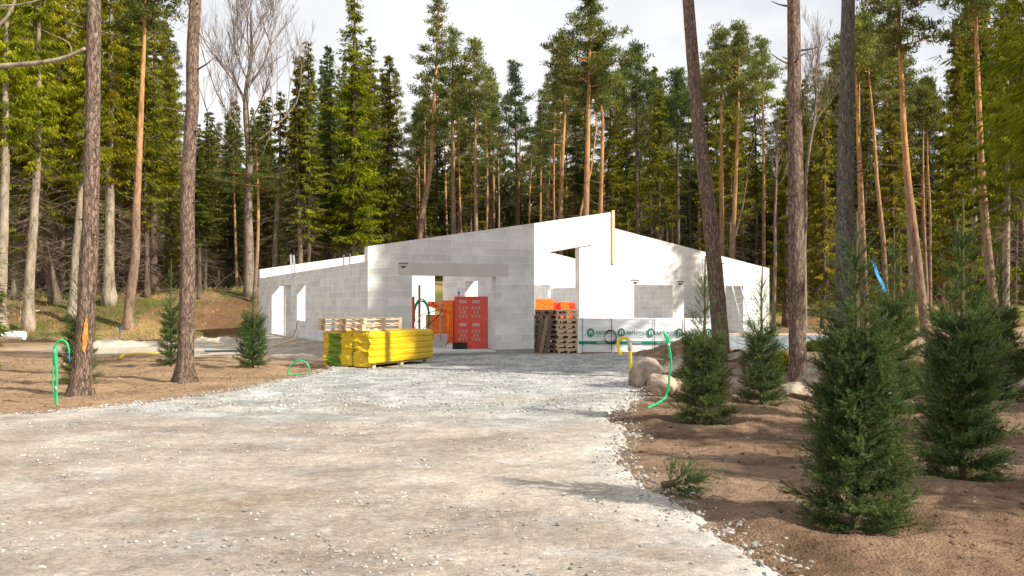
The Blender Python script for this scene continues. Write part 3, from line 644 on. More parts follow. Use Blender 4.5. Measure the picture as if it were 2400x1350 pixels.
# text helper
def text_obj(s, size, mat, parent, name, loc, rot=(R(90), 0, 0), offset=0, align='LEFT', sx=1):
    cu = bpy.data.curves.new(name, 'FONT'); cu.body = s; cu.size = size; cu.extrude = .0015; cu.offset = offset; cu.align_x = align; cu.space_character = 1.12 if size > .1 else 1
    t = bpy.data.objects.new(name, cu); col.objects.link(t); bpy.context.view_layer.update()
    me = bpy.data.meshes.new_from_object(t); bpy.data.objects.remove(t); me.materials.clear(); me.materials.append(mat)
    o = bpy.data.objects.new(name, me); col.objects.link(o); o.parent = parent; o.location = loc; o.rotation_euler = rot; o.scale = (sx, 1, 1); return o
def wrapped_box(w, d, h, seed, amp=.02, nx_=70, nz_=26):
    m = MB(); per = []
    N_ = 4*nx_
    xs = np.linspace(-w/2, w/2, nx_); ys = np.linspace(0, d, max(6, nx_//3))
    def sheet(A, B, Cn, nu, nv, nrm):
        u, v = np.meshgrid(np.linspace(0, 1, nu), np.linspace(0, 1, nv)); Pp = np.array(A)+u[..., None]*np.array(B)+v[..., None]*np.array(Cn)
        edge = np.minimum(np.minimum(u, 1-u)*nu, np.minimum(v, 1-v)*nv); e = np.clip(edge/1.5, 0, 1)
        nn = (fnoise(Pp[..., 0]*1.6+Pp[..., 2]*2.2+seed, Pp[..., 2]*5+Pp[..., 1]*2, seed)-.5)*2*amp+(fnoise(Pp[..., 0]*6+Pp[..., 1]*6+Pp[..., 2]*4, Pp[..., 2]*14, seed+3)-.5)*amp
        Pp = Pp+np.array(nrm)*(nn*e)[..., None]
        k = np.arange(nu*nv).reshape(nv, nu); m.add(Pp.reshape(-1, 3), np.stack([k[:-1, :-1], k[:-1, 1:], k[1:, 1:], k[1:, :-1]], -1).reshape(-1, 4))
    sheet((-w/2, 0, 0), (w, 0, 0), (0, 0, h), nx_, nz_, (0, -1, 0)); sheet((-w/2, d, 0), (w, 0, 0), (0, 0, h), nx_, nz_, (0, 1, 0))
    sheet((-w/2, 0, 0), (0, d, 0), (0, 0, h), nx_//2, nz_, (-1, 0, 0)); sheet((w/2, 0, 0), (0, d, 0), (0, 0, h), nx_//2, nz_, (1, 0, 0))
    sheet((-w/2, 0, h), (w, 0, 0), (0, d, 0), nx_, nx_//2, (0, 0, 1))
    return m
def timber_pack(px0, px1, Y, h, mat, lab, z0=0, textpx=(), d=1.1, straps=(), rz=0, tsize=.16, stripez=.32, logo_z=.62):
    x0, x1 = (px0-1200)/F*Y, (px1-1200)/F*Y; cx = (x0+x1)/2
    root = empty('timber_pack', (cx, Y, z0), rz, label=lab, cat='timber pack')
    wrapped_box(x1-x0, d, h, 5+int(px0), .014, 110, 34).build('wrapping', mat, root)
    fy = -.03
    if stripez:
        m = MB(); m.box((0, fy+.004, stripez), (x1-x0-.06, .008, .085)); m.build('green_band', M['print'], root)
    for px in straps:
        m = MB(); X = (px-1200)/F*Y-cx; m.box((X, fy-.002, h/2), (.017, .006, h)); m.box((X, d/2, h+.016), (.017, d, .006)); m.build('strap', M['print'] if px == straps[0] else M['black'], root)
    for px in textpx:
        X = (px-1200)/F*Y-cx
        m = MB(); th = np.linspace(0, 2*math.pi, 28, endpoint=False); V = np.stack([X+.115*np.cos(th)*(.5+.5*np.abs(np.cos(th))**.0)*.96, 0*th+fy-.003, logo_z+.13*np.sin(th)], -1)
        V = np.concatenate([V, [[X, fy-.003, logo_z]]]); m.add(V, [[i, (i+1) % 28, 28] for i in range(28)]); m.build('logo_disc', M['print'], root)
        m = MB()
        m.box((X-.035, fy-.006, logo_z-.01), (.022, .004, .13)); m.box((X+.0, fy-.006, logo_z+.055), (.09, .004, .022)); m.box((X+.04, fy-.006, logo_z+.03), (.022, .004, .06)); m.box((X+.012, fy-.006, logo_z+.002), (.06, .004, .02)); m.box((X+.042, fy-.006, logo_z-.04), (.022, .004, .07))
        m.build('logo_mark', M['white'], root)
        t1 = text_obj('RAIT', tsize, M['print'], root, 'lettering', (X+.16, fy-.003, logo_z-.055), offset=.003, sx=.78)
        t2 = text_obj('WOOD', tsize, M['print'], root, 'lettering', (X+.445, fy-.003, logo_z-.055), offset=.0, sx=.7)
        t1.scale.x = .265/max(v.co.x for v in t1.data.vertices); t2.scale.x = .31/max(v.co.x for v in t2.data.vertices)
        text_obj('Premium Nordic Planed Timber', .042, M['print'], root, 'lettering', (X+.16, fy-.003, logo_z-.12))
        if stripez: text_obj('www.raitwood.com', .05, M['white'], root, 'lettering', (X+.2, fy-.003, stripez-.018), offset=.001)
    return root
tp = timber_pack(1354, 1672, 27.0, 1.04, M['white'], 'long white wrapped timber pack with green lettering in front of the facade', .05, (1318, 1384, 1456, 1525, 1592, 1660), straps=(1365, 1433, 1534, 1604))
tp.children  # noqa
# hide lettering that would run off the left end of the pack
for o in list(tp.children):
    if o.name.startswith(('lettering', 'logo')):
        bpy.context.view_layer.update()
        xs = [v.co.x for v in o.data.vertices]; lo = min(xs)*o.scale[0]+o.location.x; hi = max(xs)*o.scale[0]+o.location.x; half = (1672-1354)/F*27.0/2
        if lo < -half+.0 or hi > half: bpy.data.objects.remove(o)
m = MB(); x_ = (1384-1200)/F*26.8
for k in range(3):
    m.box((2.55+k*.95, 26.9, .045), (.9, .12, .09))
o = m.build('bearer_boards', M['oldwood']); tag(o, 'rough brown boards lying along the foot of the white timber pack', 'boards')
timber_pack(1640, 1975, 30.0, .46, M['grayfilm'], 'low timber pack under crumpled blue grey film behind the young spruces', 0, (), straps=(), d=1.3, rz=R(-6), stripez=None)
pk2 = [o for o in bpy.data.objects if o.name.startswith('timber_pack')][-1]
for X in (-.55, 1.05, 2.0): text_obj('RAIT WOOD', .2, M['print'], pk2, 'lettering', (X, -.035, .12), rot=(R(90), R(6), 0), offset=.003)
m = MB()
for k in range(3): m.box((0, .3+k*.2, .5+.0*k), (3.6, .14, .05))
o = m.build('loose_timber', M['wood']); o.location = (8.6, 30.3, .0); o.rotation_euler = (0, 0, R(-6)); tag(o, 'fresh boards lying on the blue grey wrapped pack', 'boards')
# cable coil
m = MB(); t = np.linspace(0, 4*2*math.pi, 150); c = W(1430, 790, 26.85)
r_ = .165+.03*np.sin(t*.37); m.tube(np.stack([c[0]+r_*np.cos(t), c[1]-.02+.01*np.sin(t*.5), c[2]+r_*np.sin(t)*1.1], -1), .009, 5, False)
m.tube([c+[.16, -.03, 0], c+[.2, -.05, -.2], c+[.27, -.06, -.42], c+[.33, -.08, -.52]], .008, 5)
o = m.build('cable_coil', M['black']); tag(o, 'coil of black cable hanging on the white timber pack', 'cable')
# red pack in the garage doorway
rp_ = empty('red_block_pack', (0, 0, 0), 0, label='red film wrapped stack of blocks with white printed squares in the garage doorway', cat='block pack')
a = W(1065, 815, 27.3); rp_.location = (a[0], 27.3, .18); rp_.rotation_euler = (0, 0, R(-2))
mm_ = wrapped_box(.98, .75, 1.58, 3, .006, 40, 40); 
for v in mm_.V: v[:, 0] += .49
mm_.build('wrapping', M['red'], rp_)
m = MB()
for cx in (.26, .66):
    for cz in (1.42, .72):
        for i in range(8): 
            m.box((cx-.1+i*.028, -.014, cz), (.021, .003, .07 if i % 3 else .06))
        m.box((cx, -.0135, cz+.045), (.24, .003, .012)); m.box((cx, -.0135, cz-.045), (.24, .003, .006))
        for rw, xs in ((0, (-.1, 0, .1)), (1, (-.05, .05)), (2, (-.1, 0, .1))):
            for x in xs:
                zz = cz-.19-rw*.125
                for (dx, dz, sx, sz) in ((-.022, 0, .009, .09), (.022, 0, .009, .09), (0, .042, .05, .009), (0, -.042, .05, .009), (0, 0, .016, .03)):
                    m.box((cx+x+dx, -.014, zz+dz), (sx, .003, sz))
m.build('white_print', M['paper'], rp_)
def lathe(name, prof, mat, parent=None, n=20, smooth=True):
    m = MB(); th = np.arange(n)/n*2*math.pi
    V = np.concatenate([np.stack([r*np.cos(th), r*np.sin(th), 0*th+z], -1) for r, z in prof]); k = np.arange(len(prof)*n).reshape(-1, n)
    m.add(V, np.stack([k[:-1], np.roll(k, -1, 1)[:-1], np.roll(k, -1, 1)[1:], k[1:]], -1).reshape(-1, 4))
    return m.build(name, mat, parent, smooth)
bo = empty('water_bottle', (a[0]+.12, 27.45, 1.765), label='clear plastic water bottle standing on the red block pack', cat='bottle')
lathe('bottle_body', [(0, 0), (.035, 0), (.037, .05), (.034, .1), (.037, .16), (.03, .2), (.014, .24), (.014, .25)], M['bottle'], bo)
lathe('bottle_cap', [(.016, .245), (.016, .27), (0, .271)], M['blue'], bo); lathe('bottle_label', [(.038, .08), (.038, .13)], M['blue'], bo)
cr = empty('black_crate', (a[0]+.18, 27.02, .18), label='black plastic crate in front of the red block pack', cat='crate')
m = MB(); 
for (c, s) in (((0, -.11, .09), (.42, .012, .18)), ((0, .11, .09), (.42, .012, .18)), ((-.205, 0, .09), (.012, .21, .18)), ((.205, 0, .09), (.012, .21, .18)), ((0, 0, .008), (.4, .2, .016)), ((0, -.12, .175), (.44, .02, .018)), ((0, .12, .175), (.44, .02, .018))): m.box(c, s)
for i in range(5): m.box((-.17+i*.085, -.119, .09), (.012, .01, .16))
m.build('crate_body', M['black'], cr)
# things inside the garage, left part of the doorway
def block_pack(px0, px1, py0, Y, mat, lab, z0=.18, d=.9, rz=0, name='wrapped_block_pack'):
    h = CH+(HZ-py0)/F*Y-z0; w = (px1-px0)/F*Y; root = empty(name, (((px0+px1)/2-1200)/F*Y, Y, z0), rz, label=lab, cat='block pack')
    wrapped_box(w, d, h, int(px0), .03, 30, 24).build('wrapping', mat, root, smooth=False); return root
block_pack(998, 1046, 738, 30.0, M['orange'], 'orange film wrapped block pack, left of the doorway post')
block_pack(1036, 1062, 704, 31.5, M['orange'], 'taller orange film wrapped block pack deep in the garage')
block_pack(1255, 1297, 701, 33.0, M['orange'], 'bright orange wrapped block pack behind the weathered pallets', .96)
block_pack(1297, 1317, 709, 34.0, M['red'], 'red wrapped block pack behind the fresh pallets', .96)
block_pack(1314, 1334, 708, 33.9, M['orange'], 'narrow orange wrapped pack between two red packs', .96)
block_pack(1334, 1349, 709, 34.0, M['red'], 'red wrapped block pack against the grey jamb', .96)
m = MB()  # unseen stack added so the gaps between the pallets look dark
for k in range(8): m.box((0, .45, .06+k*.12), (1.75, 1.5, .1)); m.box((0, .45, .06+k*.12-.055), (1.6, 1.3, .015))
o = m.build('added_board_stack', M['oldwood']); o.location = (1.62, 33.4, 0); tag(o, 'added dark board stack, unseen behind the pallets, carrying the orange and red packs', 'boards')
# draped orange sheet
m = MB(); u, v = np.meshgrid(np.linspace(0, 1, 40), np.linspace(0, 1, 24)); a0 = W(1003, 700, 29.8); 
X = a0[0]+u*.62; Z = CH+(HZ-703)/F*29.8-.32*v*(.5+.5*u)-.12*u+.05*(fnoise(u*5, v*6, 3)-.5)*2-.15*np.maximum(0, .4-u); Yy = 29.7-.1*v+(fnoise(u*7, v*3, 9)-.5)*.22
k = np.arange(u.size).reshape(u.shape); m.add(np.stack([X, Yy, Z], -1).reshape(-1, 3), np.stack([k[:-1, :-1], k[:-1, 1:], k[1:, 1:], k[1:, :-1]], -1).reshape(-1, 4))
o = m.build('orange_sheet', M['orange'], smooth=True); tag(o, 'crumpled orange plastic sheet draped between posts inside the garage', 'plastic sheet')
def post(name, px, py0, py1, Y, w, mat, lab, cat='post'):
    m = MB(); t_ = W(px, py0, Y); b_ = W(px, py1, Y); m.box((t_[0], Y, (t_[2]+b_[2])/2), (w, w*.6, t_[2]-b_[2])); m.box((t_[0], Y, b_[2]+.015), (w*1.15, w*.9, .03)); m.box((t_[0], Y, t_[2]-.2), (w*1.06, w*.7, .02)); o = m.build(name, mat); return tag(o, lab, cat)
post('red_post', 968.5, 695, 809, 26.9, .08, M['red'], 'slim red post at the left side of the garage doorway')
post('wooden_post', 983, 668, 806, 27.6, .07, M['greywood'], 'brown wooden post standing behind the red post')
post('white_post', 1031.5, 699, 790, 29.2, .045, M['wood'], 'thin pale post in front of the orange sheet')
m = MB(); rr3 = np.random.default_rng(5)
for k in range(10):
    t = np.linspace(-.4, math.pi*1.15, 24); rr_ = .26+.02*k*rr3.random()
    c0 = W(986, 735, 27.4)
    pts = np.stack([c0[0]+.02+(.2+.05*rr3.random())*np.cos(t), 27.4+0*t+rr3.uniform(-.08, .08), c0[2]+(.42+.1*rr3.random())*np.sin(t)-.05+np.where(t < 0, t*.9, 0)], -1)
    m.tube(pts, .011, 5, False)
o = m.build('hose_bundle', M['greenpipe']); tag(o, 'tangled green hoses hanging over the wooden post in the garage', 'hose')
m = MB(); t = np.linspace(0, 1, 20)
q0, q1, q2 = W(1000, 735, 27.3), W(1035, 730, 27.3), W(990, 772, 27.3)
pts = (1-t)[:, None]**2*q0+2*((1-t)*t)[:, None]*(q1*2-.5*(q0+q2))+t[:, None]**2*q2; m.tube(pts, .013, 5); o = m.build('black_hose', M['black']); tag(o, 'black hose looping out beside the green hoses', 'hose')
m = MB(); pts = [W(975, 805, 27.3), W(972, 770, 27.3), W(984, 742, 27.3), W(1000, 728, 27.3)]; m.tube(pts, .014, 5); o = m.build('yellow_hose', M['yellowpipe']); tag(o, 'thin yellow hose hanging beside the green hoses', 'hose')
rb = empty('loose_blocks', label='', cat='blocks')
bpy.data.objects.remove(rb)
proto = None
for i, (px, zz, lab) in enumerate(((1022, 0, 'pale block lying on the garage floor, left of the pair'), (1038, 0, 'pale block lying on the garage floor beside the partition'), (1026, 1, 'pale block on top of the two floor blocks'), (1041, 1, 'upper pale block beside the partition'))):
    m = MB(); m.box((0, 0, .1), (.22, .3, .195)); m.box((0, -.151, .1), (.12, .004, .03)); o = m.build('block', M['slab']); o.location = ((px-1200)/F*28.3, 28.3, .178+zz*.2); tag(o, lab, 'block', 'loose blocks on the garage floor')

# ================================================================== hoses, stakes, small outdoor things
def crom(pts, n=10):
    p = np.array(pts, float); p = np.concatenate([[2*p[0]-p[1]], p, [2*p[-1]-p[-2]]]); out = []
    for i in range(1, len(p)-2):
        for t in np.linspace(0, 1, n, endpoint=False):
            out.append(.5*((2*p[i])+(-p[i-1]+p[i+1])*t+(2*p[i-1]-5*p[i]+4*p[i+1]-p[i+2])*t*t+(-p[i-1]+3*p[i]-3*p[i+1]+p[i+2])*t**3))
    out.append(p[-2]); return np.array(out)
def conduit(name, runs, mat, lab, cat='conduit', extra=()):
    root = empty(name, label=lab, cat=cat)
    for (pts, Y, r) in runs:
        q = [W(x, y, Y if not isinstance(Y, (list, tuple)) else Y[i]) for i, (x, y) in enumerate(pts)]; m = MB(); m.tube(crom(q), r, 8); m.build('pipe', mat, root, True)
    for (pts, Y, r, mt, nm) in extra:
        q = [W(x, y, Y) for (x, y) in pts]; m = MB(); m.tube(q, r, 10); m.build(nm, mt, root, True)
    return root
Y = CH*F/(948-HZ)
conduit('green_conduit', [([(132, 830), (129, 812), (137, 800), (148, 798), (157, 805), (161, 818), (162, 828)], Y, .016), ([(126, 812), (125, 850), (124, 900), (127, 920), (130, 938)], Y, .013), ([(131, 812), (132, 850), (133, 890), (132, 925), (132, 945)], Y, .02), ([(129, 815), (130, 835), (131, 855)], Y, .026), ([(131, 940), (136, 951)], Y, .016)],
        M['greenpipe'], 'green conduit loop standing up from the soil beside the scarred pine', extra=[([(129, 818), (129, 830)], Y, .026, M['tape'], 'tape'), ([(132, 905), (132, 915)], Y, .022, M['tape'], 'tape'), ([(162, 828), (163, 850)], Y, .008, M['blue'], 'blue_tip')])
Y = CH*F/(880-HZ)
conduit('green_conduit', [([(674, 880), (678, 862), (690, 849), (704, 845), (718, 851), (725, 864), (723, 880)], Y, .016), ([(676, 880), (700, 877), (725, 877), (748, 879)], Y, .014), ([(680, 883), (705, 880), (730, 881), (740, 880)], Y, .014)], M['greenpipe'], 'green conduit arch on the soil in front of the yellow pack')
Y = CH*F/(882-HZ)
conduit('yellow_conduit', [([(1455, 832), (1449, 815), (1450, 800), (1457, 793), (1468, 793), (1476, 803), (1477, 820), (1478, 850), (1477, 882)], Y, .035)], M['yellowpipe'], 'thick yellow conduit hook rising from the gravel', extra=[([(1475, 797), (1476, 822)], Y, .04, M['tape'], 'tape')])
Y = CH*F/(950-HZ)
conduit('green_conduit', [([(1556, 780), (1563, 796), (1569, 820), (1573, 850), (1569, 880), (1567, 910), (1560, 930), (1545, 943), (1518, 956)], [Y]*7+[Y-.3, Y-.5], .017), ([(1556, 780), (1562, 785), (1568, 800), (1569, 840)], Y, .014), ([(1567, 905), (1561, 925), (1559, 940)], Y, .014)], M['greenpipe'], 'tall green conduit rising beside the boulders', extra=[([(1567, 805), (1567, 812)], Y, .022, M['tape'], 'tape'), ([(1568, 852), (1568, 900)], Y, .008, M['greywood'], 'stake')])
Y = 15.5
conduit('green_conduit', [([(2190, 797), (2176, 803), (2173, 830), (2178, 860), (2182, 900)], Y, .014), ([(2176, 803), (2187, 799)], Y, .018)], M['greenpipe'], 'green conduit loop between the two right young spruces', extra=[([(2175, 815), (2174, 822)], Y, .02, M['tape'], 'tape')])
Y = 24
conduit('green_conduit', [([(1948, 826), (1948, 845), (1949, 862)], Y, .03)], M['greenpipe'], 'short green conduit stub behind the big young spruce')
# yellow pipe on the sand, black tarp, stake, white barrel
yp_ = [P(281, 847), P(292, 839), P(320, 836), P(355, 836), P(392, 835), P(420, 836)]
m = MB(); m.tube(crom([[x, y, .09] for x, y in yp_]), .032, 8); o = m.build('yellow_pipe', M['yellowpipe'], smooth=True); tag(o, 'long yellow pipe lying along the edge of the pale sand', 'pipe')
bx, by = P(522, 833); m = MB(); u, v = np.meshgrid(np.linspace(0, 1, 30), np.linspace(0, 1, 10)); k = np.arange(300).reshape(10, 30)
m.add(np.stack([bx-.5+u*1.15, by+(v-.5)*.35+.2*np.sin(u*3), .1+.07*np.sin(v*3.14)*(.6+.5*fnoise(u*6, v*3, 2))], -1).reshape(-1, 3), np.stack([k[:-1, :-1], k[:-1, 1:], k[1:, 1:], k[1:, :-1]], -1).reshape(-1, 4))
o = m.build('black_sheet', flatmat('dark_sheet', (.03, .033, .045), .8, .3, 6), smooth=True); tag(o, 'strip of dark plastic sheet lying on the pale sand', 'plastic sheet')
bx, by = P(486, 830); m = MB(); m.add(*[(lambda a: (a[0], a[1]))(stones(rg, np.array([bx]), np.array([by]), np.array([.12]), np.array([.13]), np.zeros((1, 3))))][0]); o = m.build('blue_bag', M['grayfilm']); tag(o, 'small crumpled blue plastic bag on the sand', 'bag')
bx, by = P(281, 806); st = empty('survey_stake', (bx, by, 0), label='thin wooden survey stake with a blue painted top', cat='stake')
m = MB(); m.box((0, 0, .2), (.045, .03, .5)); m.build('stake_post', M['greywood'], st); m = MB(); m.box((0, 0, .56), (.05, .035, .27)); m.build('painted_top', M['blue'], st)
Y = 33; c = W(28, 785, Y); m = MB(); m.tube([[c[0]-.75, Y, c[2]+.02], [c[0]-.2, Y, c[2]], [c[0]+.44, Y, c[2]-.02]], .155, 20); m.tube([[c[0]+.42, Y, c[2]-.02], [c[0]+.46, Y, c[2]-.02]], .165, 20); o = m.build('white_pipe', M['white'], smooth=False); tag(o, 'large white plastic pipe lying by the forest edge', 'pipe')
bx, by = P(668, 822); m = MB(); m.box((0, 0, 0), (.95, .14, .035)); o = m.build('yellow_board', M['wood']); o.location = (bx, by, .28); o.rotation_euler = (0, R(-13), R(50)); tag(o, 'yellowish board lying on the sand heap by the left wall', 'board')
v = hitB(0, 701); w0 = l2w(-.02, v); m = MB(); m.tube(crom([[w0[0]+.2, w0[1], .96], [w0[0], w0[1]-.1, .93], [w0[0]-.1, w0[1], .6], [w0[0]-.25, w0[1]-.2, .2]]), .012, 5); o = m.build('black_cable', M['black']); tag(o, 'thin black cable hanging out of the narrow left window', 'cable')
# dirt mound
def mound(name, pts, Y, dpt, mat, lab, cat, seed):
    X0, X1 = (pts[0][0]-1200)/F*Y, (pts[-1][0]-1200)/F*Y
    xs = np.array([(p[0]-1200)/F*Y for p in pts]); hs = np.array([p[1] for p in pts])
    u, v = np.meshgrid(np.linspace(X0, X1, 110), np.linspace(-1, 1, 70)); h = np.interp(u, xs, hs)*np.clip(1-v**2, 0, 1)**.8
    h = h+(fnoise(u*3, v*5, seed)-.5)*.2*(h > .02)+(fnoise(u*11, v*17, seed+1)-.5)*.1*np.clip(h*4, 0, 1)-.02
    k = np.arange(u.size).reshape(u.shape); m = MB(); m.add(np.stack([u, Y+v*dpt, h], -1).reshape(-1, 3), np.stack([k[:-1, :-1], k[:-1, 1:], k[1:, 1:], k[1:, :-1]], -1).reshape(-1, 4))
    o = m.build(name, mat, smooth=True); tag(o, lab, cat); return o
mound('soil_heap', [(1470, 0), (1500, .16), (1545, .3), (1580, .38), (1610, .56), (1640, .6), (1680, .4), (1730, .12), (1750, 0)], 25.9, .85, M['soilpile'], 'heap of brown soil in front of the white timber pack', 'soil heap', 4)
mound('soil_heap', [(1690, 0), (1715, .16), (1745, .22), (1770, .12), (1800, 0)], 34.5, 1.0, M['soilpile'], 'small brown soil heap at the foot of the right doorway', 'soil heap', 8)
mound('sand_heap', [(215, 0), (230, .22), (255, .26), (290, .2), (330, .12), (370, 0)], 33, .9, flatmat('sand', (.52, .45, .35), .95, .25, 5, .8, bscale=14), 'low pale sand ridge at the foot of the left bank', 'sand heap', 11)
mound('sand_heap', [(440, 0), (470, .18), (500, .12), (530, .2), (560, .12), (590, 0)], 36.5, .6, bpy.data.materials['sand'], 'crumbly pale sand ridge below the dark bank', 'sand heap', 12)
# boulders
def boulder(px, py, wpx, hpx, lab, seed, sy=1.0, rot=0):
    Y = CH*F/(py-HZ); r = np.random.default_rng(seed); v, f = ico(); v = v.copy(); f = f.copy()
    for _ in range(4):
        mids = {}; vl = list(v); nf = []
        def mid(a, b):
            key = (min(a, b), max(a, b))
            if key not in mids: mids[key] = len(vl); q = vl[a]+vl[b]; vl.append(q/np.linalg.norm(q))
            return mids[key]
        for a, b, c in f: x, y, z = mid(a, b), mid(b, c), mid(c, a); nf += [[a, x, z], [b, y, x], [c, z, y], [x, y, z]]
        v = np.array(vl); f = np.array(nf)
    d = np.ones(len(v))
    for _ in range(16):
        n = norm(r.normal(size=3)); t = v@n; d = np.minimum(d, np.where(t > .1, r.uniform(.66, .95)/np.maximum(t, .1), 9))
    d = d*(1+.24*(fnoise(v[:, 0]*2+9+seed, v[:, 1]*2+v[:, 2]*2+7, seed)-.5)+.05*(fnoise(v[:, 0]*7+v[:, 2]*3+90, v[:, 1]*7+v[:, 2]*6+70, seed+1)-.5))
    w = wpx/F*Y/2*1.12; h = hpx/F*Y
    V = v*d[:, None]*[w, w*sy, h*.62]
    m = MB(); m.add(V, f); o = m.build('boulder', M['rock'], smooth=True); o.location = ((px-1200)/F*Y, Y+w*sy*.6, h*.34); o.rotation_euler = (r.uniform(-.1, .1), r.uniform(-.12, .12), rot); tag(o, lab, 'boulder', 'boulders edging the planting bed'); return o
boulder(1522, 912, 80, 78, 'largest tan boulder at the left end of the bed edge', 2, 1.2)
boulder(1552, 928, 74, 54, 'rounded pinkish boulder with a dark face in front of the largest one', 5, .9)
boulder(1562, 888, 76, 36, 'flat tan boulder behind the largest boulder', 8, 1.0)
boulder(1610, 872, 90, 30, 'reddish boulder just behind the third young spruce', 9, 1.0)
boulder(1600, 925, 60, 40, 'low tan boulder half hidden by the third young spruce', 14)
boulder(1602, 845, 40, 16, 'small grey boulder beside the gravel and the soil heap', 15)
boulder(1722, 925, 72, 42, 'pinkish grey boulder between the two young spruces', 17)
boulder(1865, 938, 92, 42, 'low smooth grey boulder at the foot of the right pine', 21, .8)
boulder(1925, 925, 84, 64, 'pale pinkish boulder right of the pine trunk', 23, .9)
boulder(1930, 885, 90, 42, 'dull grey boulder behind the pine trunk', 25)
boulder(1745, 850, 74, 26, 'pinkish boulder behind the mossy clump', 27)
boulder(2165, 905, 60, 28, 'pale boulder between the right young spruces', 29)
boulder(2140, 960, 50, 24, 'small grey boulder beside the spruce behind the big one', 31)
boulder(2390, 915, 70, 30, 'pale boulder at the right edge behind a young spruce', 33)
# bare soil islands, thin twigs stuck in the ground
for i, (x0, y0, x1, y1, lab) in enumerate(((1585, 1022, 1607, 1055, 'thin bare twig leaning in the soil near the driveway'), (1768, 1045, 1770, 1066, 'short upright twig in the soil left of the big young spruce'))):
    Yb = CH*F/(y1-HZ); m = MB(); m.tube([W(x0, y0, Yb), W((x0+x1)/2+1, (y0+y1)/2, Yb), W(x1, y1+3, Yb)], .004, 5); o = m.build('twig', M['stem']); tag(o, lab, 'twig')
# side shoot that carries the ribbon
m = MB(); a, b = W(2008, 640, 6.15), W(2052, 608, 6.15); q = crom([a, (a+b)/2+[0, 0, -.008], b], 5); m.tube(q, np.linspace(.009, .005, len(q)), 5)
o = m.build('side_shoot', M['stem']); n = 900; t = rg.random(n)[:, None]; P0 = a+(b-a)*t+[0, 0, -.005]; D = norm(norm(b-a)*.7+norm(rg.normal(size=(n, 3)))); mb = MB(); add_diam(mb, rg, P0, D, rg.uniform(.02, .03, n), np.full(n, .006), np.array([.14, .2, .06])*rg.uniform(.5, 1.3, (n, 1))); o2 = mb.build('shoot_needles', M['needle']); SHOOT = (o, o2)
# blue ribbon
Yr = 6.14; m = MB(); pts = crom([W(2046, 611, Yr), W(2053, 632, Yr), W(2057, 645, Yr), W(2066, 662, Yr), W(2074, 683, Yr)], 8); wv = np.array([.012, .004, 0.002])
V = np.concatenate([pts-wv, pts+wv]); n = len(pts); m.add(V, [[i, i+1, n+i+1, n+i] for i in range(n-1)]); V2 = V+np.array([0, .0015, 0]); m.add(V2, [[i, i+1, n+i+1, n+i] for i in range(n-1)])
o = m.build('ribbon', M['blue']); tag(o, 'blue ribbon tied to a twig of the big young spruce', 'ribbon')

# ================================================================== trees
def crown_spruce(rng, H, Rr, z0, dens=1.0, cols=((.045, .075, .02), (.12, .15, .022)), hang=.6, wscale=1.0, step=.42, power=.75, path=None):
    """boughs spiralling up the trunk, each a spray of drooping twigs"""
    mb = MB(); Pl, Dl, Ll, Wl, Cl = [], [], [], [], []; z = z0; sides = (-1, 1, -1, 1, 0) if wscale > .85 else (-1, 1, -1, 1, 0, -1, 1, 0); c0, c1 = np.array(cols[0]), np.array(cols[1])
    while z < H-.15:
        fr = (z-z0)/(H-z0); r = Rr*(1-fr)**power*min(1, .62+fr*3)*rng.uniform(.75, 1.15)+.12
        nb = int(rng.integers(5, 9)*dens) if r > .5 else 5
        for b in range(max(nb, 3)):
            if rng.random() < .1: continue
            az = rng.uniform(0, 6.283); rb = r*rng.uniform(.55, 1.15); n = max(4, int(rb/.16)); s = (np.arange(n)+.5)/n
            o = np.array([math.cos(az), math.sin(az), 0]); sd = np.array([-o[1], o[0], 0])
            zz = z+rng.uniform(-.2, .2)-(.42*rb*s*(.25+.75*(1-fr)))+.22*rb*s**3
            bp = o*(rb*s)[:, None]+np.stack([0*s, 0*s, zz], -1)
            if path is not None: bp[:, :2] += path(z)
            tw = (.22+.5*np.minimum(1, rb/2.2)*np.sin(np.clip(s*1.15+.12, 0, 1)*3.14)**.7)*rng.uniform(.7, 1.2)
            cl = c0+(c1-c0)*np.clip(rng.beta(1.5, 1.8)+.25*s-.1, 0, 1)[:, None]
            for side in sides:
                D = o*rng.uniform(.5, 1.0)+sd*side*rng.uniform(.5, 1.0)+np.array([0, 0, -hang*rng.uniform(.5, 1.5)])+rng.normal(0, .28, (n, 3))
                Pl.append(bp+rng.normal(0, .04, bp.shape)); Dl.append(norm(D)); Ll.append(tw*rng.uniform(.6, 1.1, n)); Wl.append(np.full(n, .078*wscale)*rng.uniform(.6, 1.4, n)); Cl.append(cl*rng.uniform(.7, 1.3, (n, 1)))
        z += step*rng.uniform(.6, 1.3)*(1-.45*fr)
    add_diam(mb, rng, np.concatenate(Pl), np.concatenate(Dl), np.concatenate(Ll), np.concatenate(Wl), np.concatenate(Cl)); return mb
